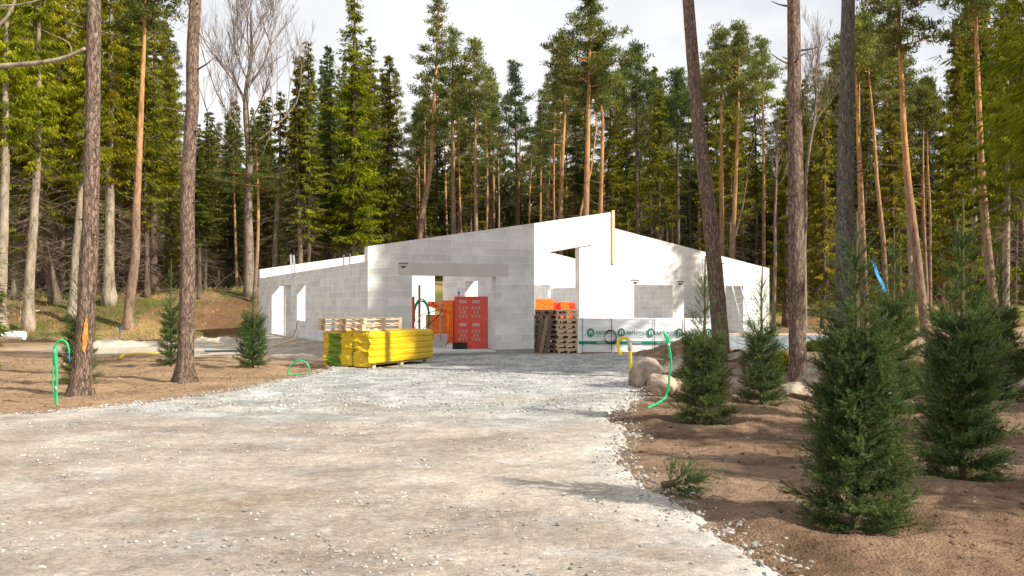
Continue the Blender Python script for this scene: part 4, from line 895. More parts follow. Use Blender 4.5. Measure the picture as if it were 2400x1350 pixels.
def trunk_spruce(rng, H, r0, z0, dead=60, dl=1.6, path=None, ends=0):
    mb = MB(); z = np.linspace(-.3, H, 26); off = np.cumsum(rng.normal(0, .015, (26, 2)), 0); p = np.stack([off[:, 0], off[:, 1], z], -1)
    if path is not None: p[:, :2] += np.array([path(a) for a in z])
    rr_ = r0*(1-np.clip(z, 0, H)/H)**.8*.92+.012; rr_[:2] *= 1.35; mb.tube(p, rr_, 10)
    dm = MB(); mb.dead = dm
    for i in range(dead):
        zz = rng.uniform(1.0, max(z0*1.25, 2)); az = rng.uniform(0, 6.28); l = dl*rng.uniform(.25, 1)*min(1, .35+zz/5); s = np.linspace(0, 1, 5)
        q = np.stack([np.cos(az)*l*s, np.sin(az)*l*s, zz-l*s*rng.uniform(-.1, .45)-.15*l*s**2+rng.normal(0, .03, 5)], -1)
        if path is not None: q[:, :2] += path(zz)
        dm.tube(q, np.linspace(.013, .004, 5), 3, False)
        for k in range(3):
            j = rng.integers(1, 4); d = rng.normal(0, .3, 3)*l*.7+(q[-1]-q[0])*.3; dm.tube([q[j], q[j]+d], [.007, .003], 3, False)
    return mb
def pine_parts(rng, H, r0, zc, Rc, path=None, dens=1.0, dead=16, cols=((.06, .085, .03), (.17, .2, .07)), clump=.5, flat=.6):
    """tall bare trunk with an irregular crown of needle clumps on crooked limbs"""
    path = path or (lambda z: np.zeros(2)); mb = MB(); z = np.linspace(-.3, H, 40); p = np.array([[*path(a), a] for a in z])
    rr_ = r0*(1-np.clip(z, 0, H)/H*.9)**.85; rr_[:2] *= 1.25; mb.tube(p, rr_, 12, rough=.04, rng=rng)
    fl = MB(); Pl, Dl, Ll, Wl, Cl = [], [], [], [], []; c0, c1 = np.array(cols[0]), np.array(cols[1])
    nb = int(34*dens**.8); gold = rng.uniform(0, 6.28)
    for i in range(nb):
        fr = (i+.5)/nb; zz = zc+(H-zc)*fr**.9; az = gold+i*2.399+rng.normal(0, .4)
        env = (math.sin(min(1, fr*1.1+.2)*3.0)**.6 if fr*1.1+.2 < 1 else .42)*(1-fr*.55); l = Rc*max(.22, env)*rng.uniform(.4, 1.3)
        s = np.linspace(0, 1, 7); bend = rng.normal(0, .12)
        q = np.stack([np.cos(az+bend*s)*l*s, np.sin(az+bend*s)*l*s, zz+l*s*rng.uniform(-.15, .35)+.3*l*s**2*fr+rng.normal(0, .04, 7)], -1); q[:, :2] += path(zz)
        mb.tube(q, np.linspace(.045*(1-fr*.6)*max(.5, l/2), .01, 7), 4, False)
        for k in range(int(3+l*4.6)):
            sj = rng.uniform(.35, 1.0)**.7; c = np.array([np.interp(sj, s, q[:, a]) for a in range(3)])+rng.normal(0, .34*min(1, l/2), 3)*[1, 1, .45]
            if rng.random() < .6: mb.tube([np.array([np.interp(max(0, sj-.15), s, q[:, a]) for a in range(3)]), c], [.012, .006], 3, False)
            n = 30; base = rng.normal(0, 1, (n, 3)); base = norm(base)*rng.random((n, 1))**.5*clump*rng.uniform(.4, .95)*[1, 1, flat]
            D = norm(base*.8+rng.normal(0, .25, (n, 3))+[0, 0, .35]); Pl.append(c+base); Dl.append(D); Ll.append(rng.uniform(.14, .3, n)); Wl.append(rng.uniform(.035, .075, n))
            Cl.append((c0+(c1-c0)*rng.beta(1.6, 1.6))*rng.uniform(.7, 1.3, (n, 1)))
    add_diam(fl, rng, np.concatenate(Pl), np.concatenate(Dl), np.concatenate(Ll), np.concatenate(Wl), np.concatenate(Cl))
    dm = MB(); mb.dead = dm
    for i in range(dead):
        zz = rng.uniform(H*.15, zc*1.1); az = rng.uniform(0, 6.28); l = rng.uniform(.2, 1.9)*min(1, zz/6+.2); s = np.linspace(0, 1, 6)
        q = np.stack([np.cos(az)*l*s, np.sin(az)*l*s, zz+l*s*rng.uniform(-.25, .4)+rng.normal(0, .05, 6)*s], -1); q[:, :2] += path(zz); dm.tube(q, np.linspace(.018, .005, 6), 3, False)
        for k in range(2): j = rng.integers(2, 5); dm.tube([q[j], q[j]+rng.normal(0, .25, 3)*l+(q[-1]-q[0])*.2], [.009, .003], 3, False)
    return mb, fl
def bare_parts(rng, H, r0, zb, spread, path=None, depth=6, up=.62, twr=.006):
    mb = MB(); path = path or (lambda z: np.zeros(2)); tr = MB()
    z = np.linspace(-.2, H*.93, 30); pts = np.array([[*(path(a)+.04*np.sin(a*1.1)*a/6), a] for a in z]); rad = r0*(1-np.clip(z, 0, H)/H*.95)**.9; rad[:1] *= 1.3; tr.tube(pts, rad, 10)
    def grow(p, d, l, r, k):
        n = 4; q = [p]; dd = d.copy()
        for i in range(n): dd = norm(dd+rng.normal(0, .09, 3)+[0, 0, .09]); q.append(q[-1]+dd*l/n)
        q = np.array(q); mb.tube(q, np.linspace(r, r*.65, n+1), 5 if r > .02 else 3, False)
        if k == 0: return
        for i in range(rng.integers(2, 5)):
            j = rng.integers(1, n+1); nd = norm(dd+rng.normal(0, .33, 3)+[0, 0, .2]); grow(q[j], nd, l*rng.uniform(.5, .82), max(r*.55, twr), k-1)
    nb = 15
    for i in range(nb):
        zz = zb+(H*.9-zb)*(i/nb); az = i*2.4+rng.uniform(-.4, .4); l = spread*(1-.6*(i/nb))*rng.uniform(.55, .9); d = norm(np.array([math.cos(az), math.sin(az), up+.6*i/nb+.4])); p = np.array([*path(zz), zz]); j = int(np.interp(zz, z, np.arange(30))); grow(pts[j], d, l, max(.016, min(.05, rad[j]*.4)), depth-2)
    return tr, mb
def put(name, tb, tm, cb, cm, loc, rz=0, cname='crown', **k):
    root = empty(name, loc, rz, **k); tb.build('trunk', tm, root, True)
    if cb is not None: cb.build(cname, cm, root)
    if getattr(tb, 'dead', None) is not None and tb.dead.n: tb.dead.build('dead_branches', M['deadwood'], root)
    return root
DG = ((.042, .055, .015), (.16, .165, .03)); YG = ((.085, .10, .01), (.36, .34, .02)); BG = ((.075, .09, .008), (.31, .305, .014)); OG = ((.065, .072, .014), (.26, .235, .03)); GG = ((.055, .08, .012), (.23, .25, .022))
# ---- young planted spruces with real shoots and needles
def young_spruce(seed, H, r, low=.55, nb=230, needle=.017):
    rng = np.random.default_rng(seed); nd = MB(); st = MB(); z = np.linspace(-.05, H, 24); w = np.cumsum(rng.normal(0, .003, (24, 2)), 0)
    st.tube(np.stack([w[:, 0], w[:, 1], z], -1), .022*(1-z/H)**.7+.007, 7)
    A, B, Wt = [], [], []       # shoot segments
    def shoot(p, d, l, up=.12, k=1):
        n = max(2, int(l/.05)); q = [p]; dd = d
        for i in range(n): dd = norm(dd+np.array([0, 0, up/n])+rng.normal(0, .05, 3)); q.append(q[-1]+dd*l/n)
        for i in range(n): A.append(q[i]); B.append(q[i+1]); Wt.append(k)
        return np.array(q), dd
    TN = []
    prof = lambda q: r*np.interp(q, [0, .06, .2, .4, .55, .66, .78, .9, 1.05], [1.0, 1.12, 1.0, .86, .78, .66, .46, .25, .03])
    for i in range(nb):
        up_ = i > nb*.8; fr = (i+.5)/nb; f = .01+np.interp(fr, [0, .8, 1], [0, low*.86, .86]); lay = .075 if up_ else .062
        f = max(.01, (round(f/lay)+rng.normal(0, .1))*lay); zz = H*f; az = i*2.39996+rng.normal(0, .3)
        el = np.interp(f, [0, .12, .4, .6, 1], [0, .3, .6, .75, .95])*rng.uniform(.8, 1.15)
        rr0 = prof(f); rad = prof(f+rr0*math.tan(el)/H*.8)*(rng.uniform(.7, 1.05) if rng.random() < .8 else rng.uniform(1.05, 1.3))
        l = rad/max(.45, math.cos(el)); d = np.array([math.cos(az)*math.cos(el), math.sin(az)*math.cos(el), math.sin(el)]); n0 = len(A)
        q, dd = shoot(np.array([0, 0, zz]), d, l, .3, 1.7)
        ns = int((3.0 if up_ else 12)*l/.3*rng.uniform(.8, 1.3))+(0 if up_ else 1)
        for k in range(ns):
            j = rng.uniform(.5 if up_ else .15, .92); p = np.array([np.interp(j*(len(q)-1), np.arange(len(q)), q[:, a]) for a in range(3)])
            sd = norm(np.cross(d, rng.normal(size=3)))*[1, 1, .6]; dd2 = norm(d*.95+sd*.75+[0, 0, .1]); q2, _ = shoot(p, dd2, rng.uniform(.09, .2)*(1.15-j*.5), .2, 1.35)
            if not up_ and rng.random() < .45: shoot(q2[len(q2)//2], norm(dd2+rng.normal(0, .5, 3)), rng.uniform(.05, .09), .1, 1.2)
        TN += [rng.beta(1.3, 1.5)]*(len(A)-n0)
    shoot(np.array([0, 0, H*.8]), np.array([0, 0, 1.]), H*.19, .3)
    for k in range(7): shoot(np.array([0, 0, H*.78+k*.025]), norm(np.array([math.cos(k*1.3), math.sin(k*1.3), 1.6])), .16, .1)
    TN += [.5]*(len(A)-len(TN)); A, B = np.array(A), np.array(B); keepz = np.maximum(A[:, 2], .02); A[:, 2] = keepz; B[:, 2] = np.maximum(B[:, 2], .02)
    # wood of the shoots
    L_ = np.linalg.norm(B-A, axis=1); D = (B-A)/L_[:, None]
    for s_ in (0, 1):
        S = norm(np.cross(D, rng.normal(size=D.shape))); V, Fs = diamonds(A, D, L_*1.1, np.full(len(A), .0045), S); st.add(V, Fs)
    npm = 330 if needle < .02 else 210; cnt = np.maximum(3, (L_*npm*np.array(Wt)).astype(int)); ix = np.repeat(np.arange(len(A)), cnt); t = rng.random(len(ix))
    P0 = A[ix]+(B-A)[ix]*t[:, None]; S = norm(np.cross(D[ix], rng.normal(size=(len(ix), 3)))); Dn = norm(D[ix]*.75+S+[0, 0, .15])
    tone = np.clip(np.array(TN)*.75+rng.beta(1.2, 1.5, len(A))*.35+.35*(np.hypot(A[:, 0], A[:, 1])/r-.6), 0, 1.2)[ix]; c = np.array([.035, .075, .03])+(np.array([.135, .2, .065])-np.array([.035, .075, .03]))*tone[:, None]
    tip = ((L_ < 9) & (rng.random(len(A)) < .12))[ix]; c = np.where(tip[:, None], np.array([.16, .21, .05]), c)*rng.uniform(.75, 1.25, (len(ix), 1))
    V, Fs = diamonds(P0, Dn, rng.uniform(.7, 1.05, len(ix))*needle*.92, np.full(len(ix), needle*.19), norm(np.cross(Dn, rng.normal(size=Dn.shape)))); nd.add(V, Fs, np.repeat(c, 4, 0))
    return st, nd
YS = [(0, 61, .36, .52, 260, .02, 'young planted spruce with a long bare leader in front of the leaning pine'),
      (1, 62, .31, .55, 230, .02, 'young planted spruce with forked bare top left of the right pine'),
      (2, 63, .37, .62, 360, .017, 'biggest young planted spruce, nearest the camera, tied with a blue ribbon'),
      (3, 64, .40, .66, 260, .02, 'young planted spruce half hidden directly behind the ribboned one'),
      (4, 65, .38, .6, 330, .018, 'bushy young planted spruce with a tall straight leader right of the ribboned one'),
      (5, 66, .36, .6, 240, .022, 'young planted spruce behind the bushy one near the right picture edge'),
      (6, 67, .34, .6, 180, .022, 'young planted spruce half hidden behind the scarred pine trunk'),
      (7, 68, .28, .6, 130, .026, 'narrow young planted spruce half hidden behind the second left pine trunk'),
      (8, 69, .38, .62, 170, .024, 'young planted spruce on the soil in front of the left house wall')]
for (i, sd_, r, low, nb, nl_, lab) in YS:
    px, pb, pt, _ = NURS[i]; X, Y = NPOS[i]; H = (pb-pt)/F*Y; st, nd = young_spruce(sd_, H, r, low, nb, nl_)
    root = empty('young_spruce', (X, Y, float(height_soil(X, Y))-.01), label=lab, cat='young spruce', group='young planted spruces')
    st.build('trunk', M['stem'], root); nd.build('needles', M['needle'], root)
    if i == 2:
        for o in SHOOT: o.parent = root; o.location = -root.location
# cut spruce branch on the soil
st, nd = young_spruce(91, .34, .13, .8, 26, .018); X, Y = P(1566, 1165); root = empty('cut_branch', (X, Y, .1), label='cut green spruce branch lying on the soil near the driveway', cat='branch')
a = st.build('stem', M['stem'], root); b = nd.build('needles', M['needle'], root); root.rotation_euler = (R(-8), R(84), R(12))
# ---- foreground trunks traced by position and lean
def px_path(pts, Y, base_py=None):
    xs = [((x-1200)/F*Y) for x, y in pts]; zs = [CH+(HZ-y)/F*Y for x, y in pts]; o = np.argsort(zs); xs = np.array(xs)[o]; zs = np.array(zs)[o]
    x0 = np.interp(zs[0], zs, xs); sl = (xs[-1]-xs[-2])/(zs[-1]-zs[-2])*.6
    def path(z):
        z = z+gz0
        v = np.interp(z, zs, xs) if z <= zs[-1] else xs[-1]+sl*(z-zs[-1])
        return np.array([v-x0, 0.])
    gz0 = zs[0]; return path, x0, zs[0]
def fore_pine(name, pts, Y, rad, H, lab, seed, mat='pinebark', crown=True, flare=1.35, zc=.62, Rc=2.6, yell=None):
    rng = np.random.default_rng(seed); path, x0, z0 = px_path(pts, Y); root = empty(name, (x0, Y, z0), label=lab, cat='tree')
    n, m_ = 36, 150; z = np.concatenate([np.linspace(-.3, 8, 110), np.linspace(8.2, H, 40)])
    r = np.interp(z, [-.3, 0, .12, .4, 1.2, H*.7, H], [flare*1.35*rad, flare*1.1*rad, flare*rad, 1.1*rad, rad, rad*.55, .03])
    th = np.arange(n)/n*2*math.pi; TT, Zt = np.meshgrid(th, z); bmp = (fnoise(np.cos(TT)*2.6+9, Zt*1.3+np.sin(TT)*2.6+20, seed)-.5)*.10+(fnoise(np.cos(TT)*9+30, np.sin(TT)*9+Zt*3+60, seed+2)-.5)*.09
    root_ = np.exp(-np.clip(Zt, 0, 9)/.16)*.28*np.maximum(0, np.cos(TT*4+seed)); rr2 = r[:, None]*(1+bmp+root_)
    c = np.array([path(max(a, 0)) for a in z]); smooth_c = c
    V = np.stack([smooth_c[:, :1]+rr2*np.cos(TT), rr2*np.sin(TT), Zt], -1); k = np.arange(V.shape[0]*n).reshape(-1, n); tb = MB()
    tb.add(V.reshape(-1, 3), np.stack([k[:-1], np.roll(k, -1, 1)[:-1], np.roll(k, -1, 1)[1:], k[1:]], -1).reshape(-1, 4))
    for i in range(14):
        zz = rng.uniform(2.2, 8); az = rng.uniform(0, 6.28); l = rng.uniform(.05, .5)*(1 if zz > 4 else .3); p0 = np.array([*path(zz), zz]); d = np.array([math.cos(az), math.sin(az), rng.uniform(-.1, .5)]); s = rad*.8
        tb.tube([p0+d*s, p0+d*(s+l*.5), p0+d*(s+l)+[0, 0, .1*l]], [.02, .014, .006], 5)
    tb.build('trunk', M[mat], root, True)
    if crown:
        t2, fl = pine_parts(rng, H, .03, H*zc, Rc, path, .9, 0, cols=((.05, .075, .03), (.13, .17, .06))); t2.build('limbs', M['farpine'], root); fl.build('crown', M['leaf'], root)
    return root, path
f1, pth = fore_pine('pine_tree', [(188, 928), (192, 860), (200, 760), (210, 600), (214, 450), (218, 250), (221, 0)], 14.9, .138, 17, 'thick pine with an orange bare scar on its trunk, nearest on the left', 11)
sc_ = MB(); q = []; Ys = 14.9
u, v = np.meshgrid(np.linspace(-1, 1, 8), np.linspace(0, 1, 22)); zz = CH+(HZ-825+v*80)/F*Ys; wv_ = .03*np.sin(np.clip(v*1.1, 0, 1)*3.0)**.6+.004
cx = np.interp(zz, [CH+(HZ-825)/F*Ys, CH+(HZ-745)/F*Ys], [(206-1200)/F*Ys, (212-1200)/F*Ys]); ax = np.interp(zz, [CH+(HZ-825)/F*Ys, CH+(HZ-745)/F*Ys], [(195.5-1200)/F*Ys, (200.5-1200)/F*Ys])
xx_ = cx+u*wv_*(1+.12*np.sin(v*17)); yy_ = Ys-np.sqrt(np.maximum(.160**2-(xx_-ax)**2, .0001))+.003*np.cos(u*2); k = np.arange(u.size).reshape(u.shape)
sc_.add(np.stack([xx_, yy_-.004+.004*np.abs(u), zz], -1).reshape(-1, 3)-np.array(f1.location), np.stack([k[:-1, :-1], k[:-1, 1:], k[1:, 1:], k[1:, :-1]], -1).reshape(-1, 4)); sc_.build('bare_scar', M['resin'], f1, True)
fore_pine('pine_tree', [(433, 893), (436, 800), (441, 600), (439, 480), (441, 400), (448, 290), (452, 230), (451, 150), (453, 80), (458, 0)], 17.7, .148, 18, 'thick slightly crooked pine between the scarred pine and the house', 12)
fore_pine('pine_tree', [(1690, 848), (1688, 780), (1680, 680), (1663, 500), (1650, 400), (1637, 300), (1622, 120), (1613, 0)], 24.0, .215, 20, 'smooth brown pine leaning left in front of the white facade', 13)
fore_pine('pine_tree', [(1870, 905), (1869, 800), (1866, 600), (1866, 400), (1862, 200), (1860, 0)], 16.6, .148, 18, 'straight brown pine with a boulder at its foot, right of the house', 14)
fore_pine('oak_tree', [(1980, 870), (1979, 740), (1980, 500), (1983, 300), (1985, 150), (1988, 0)], 21.5, .225, 17, 'thick dark rough barked tree behind the ribboned young spruce', 15, mat='oakbark', zc=.6, Rc=3)
# ---- midground and forest
def gz_at(x, y): return float(height_soil(np.array([x]), np.array([y]))[0])
def far_path(pts, Y):
    p, x0, z0 = px_path(pts, Y); X = x0; gzv = gz_at(X, Y)
    def path(z): return p(z+gzv-z0) if z+gzv > z0 else p(0)
    return path, X, gzv
def far_pine(pts, Y, wpx, top, zcpy, Rpx, lab, seed, mat='farpine', dens=1.0, dead=16, cols=((.065, .085, .026), (.24, .25, .07)), name='pine_tree'):
    rng = np.random.default_rng(seed); path, X, g0 = far_path(pts, Y); H = CH+(HZ-top)/F*Y-g0; zc = CH+(HZ-zcpy)/F*Y-g0
    tb, fl = pine_parts(rng, H, wpx/F*Y/2*1.15, zc, Rpx/F*Y, path, dens, dead, cols); return put(name, tb, M[mat], fl, M['leaf'], (X, Y, g0), label=lab, cat='tree')
far_pine([(984, 560), (990, 500), (1003, 430), (1012, 380), (1017, 250), (1024, 120), (1028, 10)], 57, 15, 3, 330, 80, 'tall orange pine with a bent lower trunk behind the grey gable', 101, dens=1.3)
far_pine([(1063, 540), (1062, 400), (1060, 250), (1062, 110)], 58, 12, 70, 300, 60, 'orange pine just right of the bent trunk pine', 102)
far_pine([(1116, 540), (1114, 400), (1114, 250), (1110, 110)], 57, 10, 95, 270, 62, 'slim straight orange pine with a pointed crown', 103)
far_pine([(1213, 520), (1210, 350), (1206, 160)], 66, 9, 150, 330, 48, 'dark slender pine standing alone in the gap of the skyline', 104, 'sprucebark', cols=((.03, .055, .025), (.1, .13, .05)))
far_pine([(1314, 520), (1318, 380), (1324, 260), (1316, 90)], 58, 12, 85, 270, 62, 'orange pine with a kinked upper trunk left of the tallest pine', 105)
far_pine([(1373, 510), (1376, 400), (1379, 250), (1382, 120), (1384, -10)], 52, 17, -25, 215, 105, 'tallest broad crowned pine rising above the white gable', 106, dens=1.7, cols=((.065, .09, .026), (.23, .255, .065)))
far_pine([(1407, 500), (1411, 380), (1413, 280), (1400, 180), (1394, 120)], 53, 14, 100, 250, 75, 'second pine with a curved orange trunk beside the tallest pine', 107, dens=1.1)
far_pine([(1360, 500), (1385, 400), (1398, 300), (1395, 180)], 55, 7, 170, 260, 50, 'thin forked pine between the two tallest pines', 108, dens=.7)
far_pine([(1692, 600), (1691, 400), (1690, 250), (1690, 90)], 56, 13, 72, 240, 75, 'straight orange pine just right of the leaning pine', 109, dens=1.2)
far_pine([(1716, 610), (1723, 450), (1730, 300), (1732, 80)], 55, 13, 62, 250, 75, 'orange pine whose trunk leans right above the facade', 110, dens=1.2)
far_pine([(2020, 700), (2017, 500), (2010, 300), (2006, 170)], 47, 13, 60, 170, 60, 'bright orange pine trunk directly right of the dark rough tree', 111, dens=.8)
far_pine([(2030, 700), (2022, 500), (2013, 300), (2013, 150)], 52, 11, 40, 160, 60, 'slimmer orange pine beside the bright orange trunk', 112, dens=.8)
far_pine([(2078, 720), (2070, 560), (2055, 420), (2048, 300), (2038, 200)], 50, 12, 40, 190, 70, 'orange pine with many dead side branches right of the dark tree', 113, dead=40)
far_pine([(2170, 768), (2158, 680), (2142, 540), (2127, 420), (2118, 300), (2110, 120), (2106, 20)], 42, 20, -130, 130, 110, 'strong pine leaning left with an orange upper trunk beside the sky gap', 114, dens=1.5)
far_pine([(2138, 735), (2134, 620), (2130, 520), (2122, 420), (2120, 330)], 48, 12, 120, 330, 30, 'pale trunked pine just left of the strong leaning pine', 115, 'palebark', dens=.6)
far_pine([(2172, 680), (2165, 500), (2163, 380), (2165, 260)], 50, 8, 210, 300, 45, 'left one of two thin reddish pines standing close together', 116, dens=.7)
far_pine([(2180, 680), (2180, 500), (2174, 380), (2173, 260)], 51, 8, 190, 300, 45, 'right one of two thin reddish pines standing close together', 117, dens=.7)
far_pine([(2330, 720), (2312, 560), (2300, 400), (2292, 200), (2287, 60)], 40, 20, -160, 100, 90, 'pine with a grey lower and orange upper trunk among the right spruces', 118, dens=1.2)
far_pine([(300, 757), (306, 690), (318, 600), (320, 480), (325, 380), (333, 200), (338, 100), (340, 30)], 41.5, 21, -90, 75, 85, 'reddish pine leaning slightly right between the two thick left pines', 119, dens=1.2)
far_pine([(1495, 560), (1492, 350), (1490, 110)], 62, 10, 105, 260, 70, 'blue green pine right of the tallest pine', 120, 'sprucebark', dens=1.2, cols=((.06, .095, .034), (.19, .24, .08)))
far_pine([(1590, 590), (1588, 350), (1585, 150)], 60, 10, 170, 300, 65, 'blue green pine directly left of the leaning trunk', 121, 'sprucebark', dens=1.2, cols=((.06, .095, .034), (.19, .24, .08)))
far_pine([(1790, 640), (1790, 400), (1786, 100)], 64, 10, 95, 260, 60, 'pine with an even round top left of the straight right pine', 122)
far_pine([(1150, 540), (1148, 400), (1146, 200)], 68, 8, 165, 330, 50, 'dark pine in the second row behind the slim orange pine', 123, 'sprucebark')
# spruces
def far_spruce(px, Y, wpx, top, zpy, Rpx, lab, seed, cols=DG, mat='sprucebark', dens=1.0, pts=None, dead=60, hang=.6, name='spruce_tree', step=.42, power=.75):
    rng = np.random.default_rng(seed); X = (px-1200)/F*Y; g0 = gz_at(X, Y); path = None
    if pts: path, X, g0 = far_path(pts, Y)
    H = CH+(HZ-top)/F*Y-g0; z0 = max(.4, CH+(HZ-zpy)/F*Y-g0)
    return put(name, trunk_spruce(rng, H, wpx/F*Y/2*1.1, z0, dead, 1.7, path), M[mat], crown_spruce(rng, H, Rpx/F*Y, z0, dens, cols, hang, path=path, step=step, power=power, wscale=min(1, max(.45, Y/62))), M['leaf'], (X, Y, g0), label=lab, cat='tree')
far_spruce(830, 53, 22, -45, 590, 105, 'tall bright green spruce standing above the low left wall', 201, BG, dens=1.3, step=.5)
far_spruce(912, 58, 16, 125, 590, 70, 'dark pointed spruce right behind the bright green spruce', 202, OG, dens=1.2)
far_spruce(770, 60, 14, 105, 560, 48, 'blue green spruce left of the bright green spruce', 203, ((.03, .06, .03), (.09, .13, .05)))
far_spruce(722, 56, 14, 95, 430, 50, 'dark spruce beside the large bare tree', 204, DG)
far_spruce(699, 52, 12, 130, 430, 42, 'feathery yellow green spruce with a thin pale trunk', 205, OG, 'palebark', pts=[(703, 660), (700, 500), (698, 300), (700, 120)], dead=120)
far_spruce(648, 53, 14, 210, 440, 36, 'thin crowned spruce with a pale brown trunk left of the feathery one', 206, OG, 'palebark', pts=[(643, 665), (648, 500), (657, 330), (660, 200)], dead=120)
far_spruce(256, 45, 25, -180, 420, 100, 'large spruce with a pale flared trunk foot and hanging dead twigs', 207, YG, 'palebark', dead=180, hang=1.0)
far_spruce(70, 40, 23, -200, 380, 95, 'pale trunked spruce standing behind the white pipe', 208, YG, 'palebark', pts=[(68, 768), (72, 650), (80, 500), (86, 350), (88, 200)], dead=130, hang=1.0)
far_spruce(8, 38.5, 24, -220, 330, 90, 'pale spotted trunk at the left picture edge', 209, YG, 'palebark', pts=[(4, 760), (10, 600), (16, 400), (20, 200)], dead=70, hang=1.0)
far_spruce(38, 46, 16, -150, 430, 90, 'thin grey trunked spruce between the two pale left trunks', 210, YG, 'palebark', dead=130, hang=1.0)
far_spruce(130, 45, 22, -100, 520, 20, 'brown crooked trunk leaning left behind the pale trunk', 211, YG, 'sprucebark', pts=[(134, 722), (118, 640), (100, 560), (92, 500), (97, 400)], dead=60)
far_spruce(172, 42, 18, -160, 400, 90, 'pale spruce trunk leaning right just left of the scarred pine', 212, YG, 'palebark', pts=[(168, 735), (175, 600), (186, 450), (197, 300), (203, 200)], dead=60, hang=1.0)
far_spruce(360, 50, 18, -60, 470, 62, 'dense olive spruce behind the reddish leaning pine', 213, YG, dead=90, hang=.9)
far_spruce(310, 52, 16, -120, 460, 85, 'tall olive spruce left of the open patch of sky', 214, YG, dead=90, hang=.9)
far_spruce(150, 50, 16, -200, 500, 110, 'broad yellow green spruce behind the left trunks', 215, YG, dead=80, hang=1.0)
far_spruce(-40, 44, 20, -260, 560, 130, 'yellow green spruce partly outside the left edge', 216, YG, hang=1.0)
far_spruce(490, 58, 12, 255, 560, 48, 'dark short spruce under the open patch of sky', 217, DG)
far_spruce(550, 60, 12, 235, 560, 50, 'dark spruce directly behind the bare tree trunk', 218, DG)
far_spruce(615, 62, 12, 230, 560, 46, 'shaded spruce in the row right of the bare tree', 219, DG)
far_spruce(1545, 55, 12, 210, 520, 62, 'green spruce with low hanging boughs above the facade ridge', 220, OG, dead=60, hang=1.0)
far_spruce(1660, 60, 12, 210, 560, 55, 'olive spruce half hidden by the leaning pine trunk', 221, OG)
far_spruce(1840, 58, 12, 230, 690, 60, 'green spruce with boughs down to the ground, right of the house corner', 222, OG, hang=.9)
far_spruce(1930, 56, 12, 250, 700, 70, 'broad green spruce right of the straight brown pine', 223, OG, hang=.9)
far_spruce(2240, 47, 14, 60, 640, 62, 'dark green spruce beside the right patch of sky', 224, OG, hang=.9)
far_spruce(2300, 44, 16, -60, 700, 95, 'tall spruce with bright green hanging boughs near the right edge', 225, GG, hang=1.1)
far_spruce(2360, 38, 18, -150, 500, 95, 'bright green spruce at the right picture edge', 226, GG, 'palebark', hang=1.1, dead=110)
far_spruce(2440, 32, 22, -300, 420, 150, 'near spruce whose green boughs hang in from the right edge', 227, GG, hang=1.2)
far_spruce(2285, 50, 15, -50, 250, 60, 'pale straight trunk right of the two thin pines', 228, OG, 'palebark', pts=[(2300, 760), (2288, 600), (2280, 400), (2276, 200)], dead=60)
far_spruce(2090, 60, 10, 240, 650, 60, 'shaded spruce behind the trunks right of the dark tree', 229, OG, hang=.9)
far_spruce(2210, 60, 10, 270, 650, 60, 'shaded olive spruce under the right patch of sky', 230, OG, hang=.9)
far_spruce(-38, 21, 14, 560, 860, 62, 'green spruce whose low boughs reach in from the left edge', 231, ((.05, .085, .015), (.15, .18, .03)), hang=.5, step=.22)
# bare broadleaf trees
def bare(pts, Y, wpx, top, zbpy, sp, lab, seed, depth=6, mat='barebark', up=.9, name='bare_tree'):
    rng = np.random.default_rng(seed); path, X, g0 = far_path(pts, Y); H = CH+(HZ-top)/F*Y-g0
    tr, br = bare_parts(rng, H, wpx/F*Y/2*1.1, CH+(HZ-zbpy)/F*Y-g0, sp/F*Y, path, depth, up); return put(name, tr, M[mat], br, M[mat], (X, Y, g0), label=lab, cat='tree', cname='branches')
bare([(583, 688), (583, 600), (583, 450), (580, 300), (578, 200), (590, 60), (600, -20)], 48.5, 23, -25, 400, 240, 'large leafless tree with a wide fine crown against the sky', 301, 7, up=.6)
bare([(1885, 560), (1888, 440), (1900, 330), (1912, 230), (1920, 60)], 55, 12, 30, 300, 120, 'leafless pale green tree between the straight pine and the dark tree', 302, 6, up=1.2)
bare([(1813, 720), (1818, 600), (1815, 500), (1822, 380), (1823, 240)], 52, 9, 220, 430, 60, 'thin crooked grey birch at the right house corner', 303, 4)
bare([(1710, 610), (1740, 480), (1765, 350), (1797, 220)], 53, 6, 205, 300, 40, 'thin pale stem leaning right behind the orange pines', 304, 3)
# near branch reaching in at the upper left
# the forest behind: copies of a few trees
rngF = np.random.default_rng(99)
SK = [(-300, -100), (380, -60), (415, 130), (430, 240), (480, 250), (560, 235), (640, 200), (720, 110), (780, 130), (810, 90), (870, 60), (905, 130), (960, 200), (1030, 120), (1090, 120), (1150, 160), (1210, 165), (1250, 240), (1300, 110), (1380, 60), (1480, 110), (1560, 140), (1650, 110), (1730, 90), (1800, 110), (1850, 150), (1920, 140), (2000, 20), (2100, 0), (2160, 120), (2200, 215), (2225, 150), (2260, 40), (2300, -60), (2700, -100)]
def proto_spruce(seed, cols, H=20, z0=6, bk='sprucebark', Rr=2.1):
    rng = np.random.default_rng(seed); return put('spruce_tree', trunk_spruce(rng, H, .16, z0, 110, 1.9), M[bk], crown_spruce(rng, H, Rr, z0, .9, cols, .8, step=.5), M['leaf'], (0, 0, 0), cat='tree')
def proto_pine(seed, H=20, zc=12, bk='farpine'):
    rng = np.random.default_rng(seed); a, b = rng.uniform(-.3, .3, 2)
    tb, fl = pine_parts(rng, H, .15, zc, 2.3, (lambda z: np.array([a*math.sin(z/6), b*math.sin(z/7)])), .9, 34, ((.055, .075, .025), (.19, .2, .055))); return put('pine_tree', tb, M[bk], fl, M['leaf'], (0, 0, 0), cat='tree')
